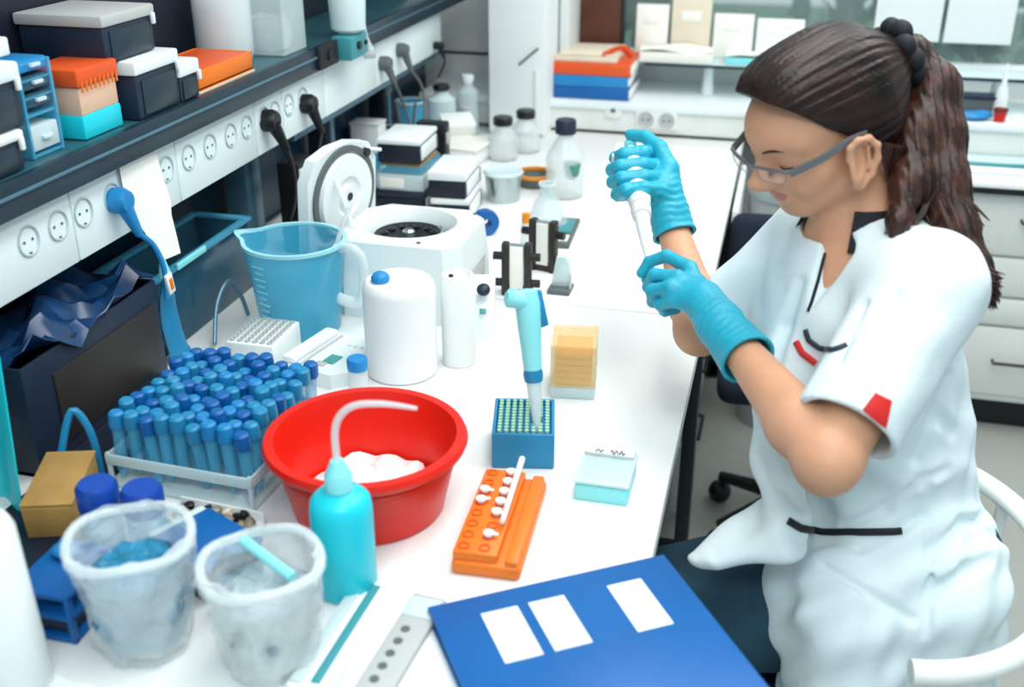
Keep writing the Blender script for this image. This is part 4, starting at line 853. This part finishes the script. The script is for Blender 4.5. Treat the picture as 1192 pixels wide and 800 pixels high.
BASE = V3(.22, 1.42, 0)
woman = T('person', 'woman in white lab coat and blue gloves holding a pipette, seated at the bench', 'person', tuple(BASE))
# ---- skeleton
Ls, Le, Lw = at(1078, 335, 1.37), at(964, 536, 1.28), at(862, 408, 1.47)
Rs, Re, Rw = at(943, 278, 1.615), at(815, 384, 1.70), at(785, 272, 1.83)
Hc = at(955, 140, 1.41)
hr = -.4*_R+.4*_U+.82*_F; hr /= np.linalg.norm(hr); hf = -.85*_R-.45*_U-.195*_F; hf -= hr*(hf@hr); hf /= np.linalg.norm(hf); hu = np.cross(hr, hf)
HL = lambda x, y, z: Hc+hr*x+hf*y+hu*z
HAX = [hr, hf, hu]
tf = V3(-.80, -.59, 0); tf /= np.linalg.norm(tf); tl = V3(-tf[1], tf[0], 0); tu = V3(0, 0, 1); TAX = [tl, tf, tu]    # torso: left, front, up
N = V3(.134, 1.483, 1.073)
LH, RH = V3(.215, 1.345, .56), V3(.185, 1.46, .55); LK, RK = V3(-.20, 1.235, .535), V3(-.22, 1.315, .495)
chest = V3(.125, 1.475, .93); belly = V3(.19, 1.465, .76); hips = V3(.235, 1.44, .60)
# ---- body: head, neck, arms, trunk in one surface
B = Field((-.20, 1.06, .48), (.42, 1.86, 1.36), .0025)
B.ell(HL(0, -.015, .022), (.073, .094, .084), HAX)
B.ell(HL(0, .026, -.030), (.059, .060, .074), HAX, k=.02)
for s_ in (-1, 1):
    B.cap(HL(s_*.050, -.004, -.058), HL(s_*.017, .050, -.094), .020, .016, k=.025)
    B.cap(HL(s_*.043, .046, -.036), HL(s_*.030, .058, -.050), .018, .017, k=.02)
    B.cap(HL(s_*.012, .082, .008), HL(s_*.042, .068, .008), .010, .009, k=.015)
    B.ell(HL(s_*.032, .096, -.013), (.017, .014, .011), HAX, k=.012, mode='sub')
    B.ell(HL(s_*.031, .072, -.012), (.0150, .0125, .0125), HAX, k=.005)
    B.cap(HL(s_*.0095, .100, -.045), HL(s_*.011, .090, -.047), .0080, .0075, k=.008)
    EY, EZ = .011, -.012; e = HL(s_*.081, -.002+EY, -.020+EZ)
    ea = [hr*.9+hf*.35*s_*-1, hf*.9+hu*.2, hu]
    ea = [v/np.linalg.norm(v) for v in ea]
    B.ell(e, (.0075, .0190, .0300), ea, k=.006); B.ell(HL(s_*.0785, .002+EY, -.046+EZ), (.007, .012, .012), ea, k=.006)
    B.ell(HL(s_*.0895, .001+EY, -.015+EZ), (.0075, .0125, .021), ea, k=.005, mode='sub')
    hx_ = [(.0815, .014, -.012), (.0855, .012, .006), (.089, .002, .013), (.092, -.012, .011), (.094, -.022, -.003), (.092, -.021, -.022), (.0875, -.012, -.042), (.0835, .002, -.054), (.080, .008, -.047)]
    for a_, b_ in zip(hx_[:-1], hx_[1:]): B.cap(HL(s_*a_[0], a_[1]+EY, a_[2]+EZ), HL(s_*b_[0], b_[1]+EY, b_[2]+EZ), .0042, .0042, k=.004)
    B.cap(HL(s_*.084, .012+EY, -.022+EZ), HL(s_*.083, .010+EY, -.030+EZ), .0045, .004, k=.004); B.cap(HL(s_*.088, -.012+EY, -.002+EZ), HL(s_*.087, -.011+EY, -.030+EZ), .003, .003, k=.004)
B.ell(HL(0, .057, -.094), (.019, .016, .015), HAX, k=.02)
B.cap(HL(0, .086, -.002), HL(0, .108, -.037), .0072, .0095, k=.014); B.ell(HL(0, .110, -.041), (.0105, .0110, .0095), HAX, k=.008)
B.ell(HL(0, .036, .020), (.061, .066, .052), HAX, k=.02)
B.ell(HL(0, .072, -.066), (.022, .016, .018), HAX, k=.012)
B.cap(HL(-.017, .079, -.0625), HL(0, .0855, -.0615), .0045, .0055, k=.005); B.cap(HL(.017, .079, -.0625), HL(0, .0855, -.0615), .0045, .0055, k=.005); B.cap(HL(-.014, .0775, -.073), HL(.014, .0775, -.073), .0066, k=.005)
B.cap(HL(-.023, .084, -.0675), HL(0, .092, -.0672), .0020, .0020, k=.004, mode='sub'); B.cap(HL(.023, .084, -.0675), HL(0, .092, -.0672), .0020, .0020, k=.004, mode='sub')
B.cap(HL(0, -.03, -.05), N, .050, .054, k=.03)
B.cap(N, chest, .07, .10, k=.04); B.ell(chest, (.150, .098, .17), TAX, k=.05); B.ell(belly, (.112, .088, .19), TAX, k=.06); B.ell(hips, (.150, .115, .11), TAX, k=.05)
B.cap(N-V3(0, 0, .03), Ls, .042, .048, k=.03); B.cap(N-V3(0, 0, .03), Rs, .042, .046, k=.03)
for S0, E0, W0 in ((Ls, Le, Lw), (Rs, Re, Rw)):
    B.cap(S0, E0, .048 if S0 is Ls else .042, .036, k=.02); mid = E0+(W0-E0)*.3
    B.cap(E0, mid, .036, .0385, k=.018); B.cap(mid, W0, .0385, .0255, k=.02); B.cap(E0, E0+(E0-S0)*.03, .033, .030, k=.02)
B.cap(Lw, Lw+(at(812, 345, 1.55)-Lw)*.7, .024, .024, k=.01); B.cap(Rw, Rw+(at(770, 220, 1.89)-Rw)*.6, .024, .024, k=.01)
body = B.build('body', ['skin', 'lip'], woman, BASE)
me = body.data; co = np.empty(len(me.vertices)*3); me.vertices.foreach_get('co', co); co = co.reshape(-1, 3)+BASE-Hc
loc = np.stack([co@hr, co@hf, co@hu], 1)
lipv = ((loc[:, 0]/.0225)**2+((loc[:, 2]+.0675)/.0100)**2 < 1) & (loc[:, 1] > .062)
lp = np.empty(len(me.polygons)*4, np.int64); me.polygons.foreach_get('vertices', lp); mi = lipv[lp.reshape(-1, 4)].all(1).astype(np.int32); me.polygons.foreach_set('material_index', mi)
def loc_obj(mb, name, m, parent=woman): # mesh given in head coordinates
    mtx = Matrix(((hr[0], hf[0], hu[0], Hc[0]-BASE[0]), (hr[1], hf[1], hu[1], Hc[1]-BASE[1]), (hr[2], hf[2], hu[2], Hc[2]-BASE[2]), (0, 0, 0, 1)))
    bmesh.ops.transform(mb.bm, matrix=mtx, verts=mb.bm.verts); return mb.build(name, m, parent)
GD = -.022
for s_ in (-1, 1):
    loc_obj(MB().tube([(s_*.014, .1005, .004), (s_*.030, .0945, .0085), (s_*.047, .0790, .004)], [.0018, .0022, .0010], 8, flat=.6), 'eyebrow', 'hair')
    loc_obj(MB().tube([(s_*.019, .0835, -.019), (s_*.031, .0855, -.0215), (s_*.043, .079, -.019)], .0011, 6), 'eyelash', 'hair')
# ---- glasses
def drop(mb):                                  # the front sits low on the nose
    for v in mb.bm.verts: v.co.z += GD; v.co.y += .004
    return mb
gl = loc_obj(drop(MB().tube([(-.062, .092, .010), (-.057, .098, .012), (-.034, .106, .013), (-.011, .108, .010)], .0026, 8).tube([(.062, .092, .010), (.057, .098, .012), (.034, .106, .013), (.011, .108, .010)], .0026, 8).tube([(-.011, .108, .010), (0, .1105, .0095), (.011, .108, .010)], .0018, 8)), 'glasses', 'frame_grey')
def sub(mb, name, m):
    if name != 'temple_arm': drop(mb)
    o = loc_obj(mb, name, m, None); o.parent = gl; return o
for s_ in (-1, 1):
    rows = [[(s_*(.010+.047*j/6), .1075-.010*(j/6)**2, .010-.017*i/4*(1-.18*abs(j/3-1)**2)) for j in range(7)] for i in range(5)]
    sub(MB().sheet(rows, .0014), 'lens', 'lens')
    sub(MB().tube([(s_*.010, .108, .010), (s_*.012, .107, -.003), (s_*.020, .106, -.0075), (s_*.046, .101, -.0075), (s_*.056, .099, -.002), (s_*.059, .097, .010)], .0005, 6), 'lens_rim', 'frame_grey')
    sub(MB().tube([(s_*.062, .098, .009+GD), (s_*.076, .060, -.006), (s_*.083, .022, .003), (s_*.083, -.006, .002)], [.0058, .0062, .005, .003], 10, flat=.34, up=(1, 0, 0)), 'temple_arm', 'frame_grey')
    sub(MB().tube([(s_*.008, .107, .004), (s_*.009, .100, -.006)], .002, 6), 'nose_pad', 'lens')
# ---- hair
Hh = Field(Hc-.19, Hc+.19, .0022)
Hh.ell(HL(0, -.012, .026), (.082, .107, .093), HAX)
Hh.ell(HL(0, .050, .062), (.060, .052, .046), HAX, k=.03); Hh.cap(HL(0, -.06, .02), HL(0, -.115, .030), .070, .034, k=.03); Hh.cap(HL(0, -.05, -.03), HL(0, -.07, -.075), .060, .040, k=.03)
X, Y, Z = Hh.grid(); lx, ly, lz = [((X-Hc[0])*a[0]+(Y-Hc[1])*a[1]+(Z-Hc[2])*a[2]) for a in HAX]
yh = np.interp(lz, [-.12, -.085, -.045, -.02, -.005, .021, .056, .075, .12], [-.078, -.066, -.046, -.024, .004, .036, .070, .095, .12])
ang = np.arctan2(lz-.03, lx); Hh.f += .0008*np.sin(ang*31+ly*14+2*np.sin(ang*5))+.0006*np.sin(ang*67-ly*31)+.0005*np.sin(ang*113+ly*20)
Hh.f = np.maximum(Hh.f, (ly-yh)*.75).astype(np.float32)
hair = Hh.build('hair', 'hair', woman, BASE, 1)
sc = MB()
for i in range(10):
    a = 2*PI*i/10; sc.ball((.030*math.cos(a), -.130+.006*math.sin(3*a), .034+.034*math.sin(a)), (.0165, .014, .0165), 12, 8)
loc_obj(sc, 'hair_tie', 'coat_black', hair)
pt = [HL(0, -.128, .034), at(1058, 66, 1.455), at(1084, 104, 1.45), at(1088, 160, 1.44), at(1092, 215, 1.42), at(1112, 268, 1.40), at(1136, 312, 1.38), at(1158, 350, 1.37)]
Pt = Field(np.min(pt, 0)-.09, np.max(pt, 0)+.09, .0028)
rad = [.020, .026, .034, .037, .036, .027, .017, .004]
for a, b, ra, rb in zip(pt[:-1], pt[1:], rad[:-1], rad[1:]): Pt.cap(a, b, ra, rb, k=.02)
lk = [pt[2], at(1066, 150, 1.42), at(1058, 215, 1.39), at(1046, 258, 1.37), at(1040, 276, 1.365)]
for a, b, ra, rb in zip(lk[:-1], lk[1:], (.024, .026, .022, .012), (.026, .022, .012, .004)): Pt.cap(a, b, ra, rb, k=.02)
X, Y, Z = Pt.grid(); hx = X*_R[0]+Y*_R[1]; hy = X*tf[0]+Y*tf[1]
pz = np.array([p[2] for p in pt[2:]])[::-1]; px_ = np.array([p@_R for p in pt[2:]])[::-1]; hs = hx-np.interp(Z, pz, px_)
Pt.f += (.0008*np.sin(hs*480)+.0006*np.sin(hs*910)+.0006*np.sin(hy*600)).astype(np.float32)
tail = Pt.build('ponytail', 'hair_tail', hair, (0, 0, 0), 0); tail.data.transform(Matrix.Translation(tuple(-BASE)))
sm = MB()
for i in range(170):
    k0 = random.randrange(0, 3); jit = [V3(*[random.uniform(-1, 1) for _ in range(3)]) for _ in pt]; j0 = jit[3]/np.linalg.norm(jit[3])
    P = [p+(.04*jit[q]+.97*j0)*rad[q] for q, p in enumerate(pt)][k0:]
    P[-1] = P[-1]+V3(random.uniform(-.004, .004), random.uniform(-.004, .004), random.uniform(-.012, .035))
    sm.tube([tuple(p-BASE) for p in P], [random.uniform(.0014, .0026)]*(len(P)-1)+[.0005], 5)
for px, py in ((1142, 268), (1046, 284), (1034, 268), (1128, 262)):
    a = at(1088, 205, 1.40); b = at((1088+px)/2+4, py-32, 1.385); c = at(px, py, 1.375)
    for d in (-.002, .002, .005): sm.tube([tuple(a-BASE), tuple(b-BASE+d), tuple(c-BASE+d*2)], [.004, .0035, .0008], 5)
for q in range(7): sm.tube([tuple(HL(-.078, -.022-.006*q, -.02-.004*q)-BASE), tuple(HL(-.074, -.035-.006*q, -.07)-BASE), tuple(HL(-.066, -.045-.004*q, -.115+.004*q)-BASE)], [.003, .003, .0006], 5)
sm.build('loose_strands', 'hair_tail', hair)
# ---- lab coat
Cc = Field((-.13, 1.05, .36), (.46, 1.75, 1.16), .0035)
Cc.ell(chest+V3(.005, 0, 0), (.168, .122, .185), TAX); Cc.cap(N-V3(0, 0, .02), chest, .085, .12, k=.04)
Cc.ell(belly+V3(-.012, 0, 0), (.152, .128, .20), TAX, k=.05); Cc.ell(hips+V3(-.015, -.01, -.02), (.19, .150, .17), [V3(.25, -.97, 0), V3(-.97, -.25, 0), tu], k=.05)
Cc.cap(N-V3(0, 0, .03), Ls, .060, .068, k=.04); Cc.cap(N-V3(0, 0, .03), Rs, .058, .056, k=.04)
Lh = Ls+(Le-Ls)*.83; Rh = Rs+(Re-Rs)*.70
Cc.cap(Ls, Lh+(Le-Ls)*.1, .070, .062, k=.03); Cc.cap(Rs, Rh+(Re-Rs)*.1, .056, .054, k=.03)
Cc.cap(LH+V3(0, .03, .02), V3(.135, 1.305, .60), .112, .094, k=.05); Cc.cap(V3(.145, 1.245, .60), V3(.165, 1.215, .44), .075, .08, k=.05); Cc.cap(RH+V3(0, -.02, .0), V3(.09, 1.45, .59), .10, .075, k=.04)
Cc.cap(at(903, 440, 1.50), at(908, 595, 1.43), .030, .032, k=.06)
Cc.cap(at(900, 602, 1.46), at(812, 652, 1.45), .036, .014, k=.03, sq=((.1, .25, 1), 1.7)); Cc.cap(at(905, 632, 1.42), at(835, 655, 1.43), .036, .016, k=.03, sq=((.1, .25, 1), 1.7))
Cc.cap(hips+V3(.0, -.05, -.02), hips+V3(.015, -.06, -.17), .145, .150, k=.05)
X, Y, Z = Cc.grid()
wl = (X*tl[0]+Y*tl[1]); wf = X*tf[0]+Y*tf[1]
fold = .0040*np.sin(wl*55+Z*38+2.2*np.sin(Z*23+wf*12))+.0030*np.sin(Z*70-wl*60+1.8*np.sin(wl*31))+.0022*np.sin(wf*90+Z*45+1.5*np.sin(wl*40))
low = np.clip((1.02-Z)/.25, .25, 1.0); Cc.f += (fold*low).astype(np.float32)
# creases
def cloth(px, py):
    d = at(px, py, 1)-_C
    for t_ in np.arange(1.0, 1.75, .002):
        q = np.round((_C+d*t_-Cc.lo)/Cc.h).astype(int)
        if (q >= 0).all() and (q < Cc.f.shape).all() and Cc.f[tuple(q)] < 0: return _C+d*t_
for pts, ra in (([(985, 612), (1030, 592), (1075, 560), (1105, 548)], .006), ([(1000, 640), (1045, 618), (1075, 600)], .005), ([(1090, 480), (1110, 505), (1145, 520)], .007), ([(1000, 385), (1012, 372), (1045, 345)], .005),
                ([(1066, 535), (1085, 490), (1104, 440)], .006), ([(1090, 640), (1120, 610), (1150, 600)], .007), ([(1085, 690), (1125, 665), (1155, 650)], .008), ([(890, 520), (905, 560), (935, 590)], .006), ([(1082, 570), (1084, 640), (1078, 740)], .0035),
                ([(930, 330), (915, 380), (900, 430)], .007), ([(1005, 355), (985, 395), (975, 420)], .005), ([(960, 660), (1010, 690), (1060, 720)], .004)):
    q = [p for p in (cloth(*x) for x in pts) if p is not None]
    for a, b in zip(q[:-1], q[1:]): Cc.cap(a, b, ra, ra, k=.012, mode='sub')
# sleeve openings, hem and neckline
for S0, E0, H0 in ((Ls, Le, Lh), (Rs, Re, Rh)):
    ax = (E0-S0)/np.linalg.norm(E0-S0); dist = (X-H0[0])*ax[0]+(Y-H0[1])*ax[1]+(Z-H0[2])*ax[2]
    rr = np.sqrt((X-H0[0])**2+(Y-H0[1])**2+(Z-H0[2])**2)
    near = rr < .115
    Cc.f = np.where(near, np.maximum(Cc.f, dist), Cc.f).astype(np.float32)
    Cc.cap(H0-ax*.05, H0+ax*.06, .052 if S0 is Ls else .044, .055 if S0 is Ls else .0455, k=.004, mode='sub')
Cc.f = np.maximum(Cc.f, .40-Z).astype(np.float32)
Cc.cap(HL(0, -.02, -.06), N-_R*.016, .060, .071, k=.01, mode='sub')
va, vb2 = cloth(974, 292), cloth(946, 356)
if va is not None and vb2 is not None: Cc.cap(va, vb2, .026, .003, k=.005, mode='sub')
coat = Cc.build('lab_coat', 'coat', woman, BASE, 2)
from mathutils.bvhtree import BVHTree
dg = bpy.context.evaluated_depsgraph_get()
bv = BVHTree.FromPolygons([tuple(np.array(v.co)+BASE) for v in coat.data.vertices], [tuple(p.vertices) for p in coat.data.polygons])
def on_coat(px, py, off=.001):                 # the point of the coat's cloth seen there, lifted a little off it
    d = at(px, py, 1)-_C; h = bv.ray_cast(Vector(_C), Vector(d))
    if h[0] is None: return None
    return np.array(h[0])+np.array(h[1])*off-BASE
def piping(pts, r, name, m):
    q = []
    for (a, b), (c, d) in zip(pts[:-1], pts[1:]):
        for k in range(6): q.append((a+(c-a)*k/6, b+(d-b)*k/6))
    q.append(pts[-1]); P = [p for p in (on_coat(*x) for x in q) if p is not None]
    if len(P) > 2: MB().tube([tuple(p) for p in P], r, 8, smooth=False).build(name, m, coat)
piping([(966, 262), (961, 290), (952, 326), (941, 363)], .0022, 'front_piping', 'coat_black')
piping([(938, 384), (942, 396), (954, 405), (970, 408), (986, 402)], .0038, 'pocket_piping', 'navy')
piping([(927, 398), (934, 411), (950, 423)], .0045, 'pocket_flash', 'red_tab')
piping([(906, 452), (916, 456), (926, 457)], .003, 'pocket_piping', 'coat_black')
piping([(917, 606), (932, 615), (958, 620), (1000, 620), (1050, 619)], .0052, 'pocket_piping', 'coat_black')
Q = [(1018, 458), (1037, 467), (1030, 498), (1004, 477)]; rows = []
for i in range(7):
    u = i/6; a = (Q[0][0]+(Q[3][0]-Q[0][0])*u, Q[0][1]+(Q[3][1]-Q[0][1])*u); b = (Q[1][0]+(Q[2][0]-Q[1][0])*u, Q[1][1]+(Q[2][1]-Q[1][1])*u)
    rows.append([on_coat(a[0]+(b[0]-a[0])*j/5, a[1]+(b[1]-a[1])*j/5, .002) for j in range(6)])
dm = [float((p+BASE-_C)@_F) for r in rows for p in r if p is not None]
if len(dm) == 42 and max(dm)-min(dm) < .08: MB().sheet([[tuple(p) for p in r] for r in rows], .002).build('sleeve_tab', 'red_tab', coat)
# collar
rows = []
for i in range(25):
    th = R_(42+(360-84)*i/24); d = tf*math.cos(th)+tl*math.sin(th); c = N-_R*.016
    back = .5-.5*math.cos(th)
    rows.append([tuple(c+d*(.065+.017*(1-j/4)**1.2)+tu*(.002+.052*j/4+.010*back)-BASE) for j in range(5)])
MB().sheet(rows, .004).build('collar', 'coat_black', coat)
# ---- jeans and shoes
J = Field((-.42, 1.02, .05), (.42, 1.70, .72), .006)
for K0, H0, A0 in ((LK, LH, V3(-.16, 1.20, .10)), (RK, RH, V3(-.20, 1.46, .10))):
    J.cap(H0, K0, .092, .066, k=.03); J.cap(K0, A0, .062, .050, k=.03)
J.ell(hips, (.17, .14, .12), TAX, k=.04); J.f = np.maximum(J.f, (.085-J.grid()[2])).astype(np.float32)
J.build('jeans', 'jeans', woman, BASE, 1)
for A0 in (V3(-.16, 1.20, 0), V3(-.20, 1.46, 0)):
    sh = MB().ball((0, 0, .05), (.045, .045, .05), 16, 10).ball((-.08, 0, .035), (.09, .042, .036), 18, 10).box((-.06, 0, .008), (.23, .075, .014), .005)
    bmesh.ops.transform(sh.bm, matrix=Matrix.Translation(tuple(A0-BASE)), verts=sh.bm.verts); sh.build('shoe', 'rubber', woman)
# ---- gloves: palm, thumb and four separate fingers each
def glove(chain_palm, fingers, cuff, name):
    allp = np.array([p for c in [chain_palm]+[f[0] for f in fingers] for p in [np.array(q[0]) for q in c]])
    G = Field(allp.min(0)-.06, allp.max(0)+.06, .0018)
    for (a, ra), (b, rb) in zip(chain_palm[:-1], chain_palm[1:]): G.cap(a, b, ra, rb, k=.014)
    for pts, root in fingers:
        F_ = Field.__new__(Field)
        if root is not None: G.cap(root, pts[0][0], .013, pts[0][1]*1.08, k=.012)
        for (a, ra), (b, rb) in zip(pts[:-1], pts[1:]): G.cap(a, b, ra, rb, k=.0035)
    a, b, ra, rb = cuff
    G.cap(a, b, ra, rb, k=.012)
    ax = (b-a)/np.linalg.norm(b-a); X, Y, Z = G.grid(); dist = (X-b[0])*ax[0]+(Y-b[1])*ax[1]+(Z-b[2])*ax[2]
    wr = np.clip(1-np.abs(dist+.05)/.07, 0, 1); G.f += (.0009*np.sin(dist*520+1.5*np.sin((X+Y)*90))*wr).astype(np.float32)
    G.f = np.maximum(G.f, dist).astype(np.float32); G.cap(b-ax*.006, b+ax*.05, rb-.006, rb-.005, k=.002, mode='sub')
    return G.build(name, 'glove', woman, BASE, 1)
# left hand (nearer): back of the hand to the camera, index and thumb pinching a small tube
P_ = at(818, 350, 1.545)
kn = [at(803, 312, 1.585), at(789, 323, 1.565), at(780, 335, 1.555), at(783, 350, 1.555)]
cuffd = Lw+(Le-Lw)*.10
glove([(Lw, .031), (at(838, 378, 1.505), .031), (P_, .030)],
      [([(kn[0], .0105), (at(776, 298, 1.615), .0098), (at(756, 305, 1.635), .0090), (at(747, 318, 1.640), .0082)], P_+(kn[0]-P_)*.3),
       ([(kn[1], .0108), (at(762, 320, 1.585), .0100), (at(755, 334, 1.605), .0092), (at(768, 342, 1.625), .0085)], P_+(kn[1]-P_)*.3),
       ([(kn[2], .0105), (at(759, 338, 1.575), .0098), (at(760, 351, 1.600), .0090), (at(776, 352, 1.620), .0084)], P_+(kn[2]-P_)*.3),
       ([(kn[3], .0098), (at(768, 354, 1.575), .0090), (at(774, 362, 1.595), .0084), (at(787, 360, 1.610), .0078)], P_+(kn[3]-P_)*.3),
       ([(at(812, 330, 1.605), .0135), (at(790, 322, 1.635), .0115), (at(768, 322, 1.650), .0098), (at(753, 325, 1.648), .0090)], at(825, 352, 1.56))],
      (Lw+(P_-Lw)*.1, cuffd, .034, .0395), 'glove')
# right hand (farther): fist round the pipette, thumb on the plunger
P2 = at(771, 224, 1.835)
ky = [(770, 180), (773, 194), (774, 208), (772, 222)]
fing = []
for i, (kx, kyy) in enumerate(ky):
    L0 = [.0, .0, .0, .0][i]; sx = [3, -1, 0, 5][i]
    pt_ = 1.888-(kyy-170)*.00171
    fing.append(([(at(kx-2, kyy, pt_+.008), .0128), (at(748+sx*.3, kyy-2, pt_-.027), .0130), (at(724+sx, kyy, pt_-.027), .0126), (at(714+sx, kyy+4, pt_), .0114), (at(727+sx, kyy+6, pt_+.028), .0096)], P2+(at(kx, kyy, pt_+.008)-P2)*.3))
fing.append(([(at(779, 196, 1.835), .0155), (at(768, 172, 1.845), .0130), (at(751, 159, 1.868), .0112), (at(734, 157, 1.886), .0100)], at(778, 225, 1.84)))
glove([(Rw, .031), (at(779, 248, 1.83), .031), (P2, .031), (at(772, 196, 1.86), .026)], fing, (Rw+(P2-Rw)*.1, Rw+(Re-Rw)*.02, .033, .038), 'glove')
# ---- what the hands hold
tipp, topp = at(756, 306, 1.655), at(734, 170, 1.888)
t, s, zs = pipette('pipette', 'white pipette held in both gloved hands of the woman', tipp, topp, 'plastic_white', 'offwhite')
MB().lathe([(0, .108*zs), (.0125*s, .108*zs), (.0145*s, .125*zs), (.0150*s, .16*zs), (.0150*s, .215*zs), (.010*s, .226*zs), (0, .228*zs)], 22).build('grip', 'offwhite', t)
MB().lathe([(0, .225*s), (.004*s, .225*s), (.004*s, .238*s), (.008*s, .239*s), (.008*s, .246*s), (0, .247*s)], 16).build('plunger', 'cyan_light', t)
MB().box((.012*s, 0, .212*s), (.03*s, .012*s, .008*s), .003).build('finger_hook', 'offwhite', t)
t = T('micro_tube', 'tiny white tube pinched under the pipette tip in the left glove', 'tube', tuple(at(757, 321, 1.648))); MB().lathe([(0, -.022), (.0025, -.02), (.0052, -.004), (.0054, .010), (.0045, .010), (.004, -.002), (0, -.012)], 16).build('tube_body', 'white_tube', t); MB().box((.010, 0, .011), (.011, .009, .002), .001).build('cap', 'white_tube', t)
# ---- her chair
t = T('armchair', 'white hoop back chair with dark seat under the woman', 'chair', (.205, 1.37, 0))
MB().lathe([(0, .385), (.16, .385), (.19, .40), (.195, .425), (.17, .44), (0, .445)], 40).build('seat', 'navy_cloth', t)
hoop = []
for i in range(27):
    a = R_(-86+i*(200/26)); hoop.append((.225*math.cos(a), .275*math.sin(a), .66))
MB().tube(hoop, .016, 12).build('hoop_rail', 'chair_white', t)
for a in (-78, -30, 35, 100): MB().tube([(.17*math.cos(R_(a)), .17*math.sin(R_(a)), .405), (.22*math.cos(R_(a)), .26*math.sin(R_(a)), .50), (.225*math.cos(R_(a)), .275*math.sin(R_(a)), .66)], .010, 10).build('hoop_support', 'chair_white', t)
MB().cyl((0, 0, .08), (0, 0, .41), .03, n=18).build('column', 'steel', t)
for k in range(5):
    a = 2*PI*k/5+.3; l = MB().tube([(0, 0, .10), (.27*math.cos(a), .27*math.sin(a), .07)], [.024, .014], 8).build('leg', 'dark_metal', t); MB().ball((.27*math.cos(a), .27*math.sin(a), .028), (.028, .028, .028), 12, 8).build('castor', 'black', l)
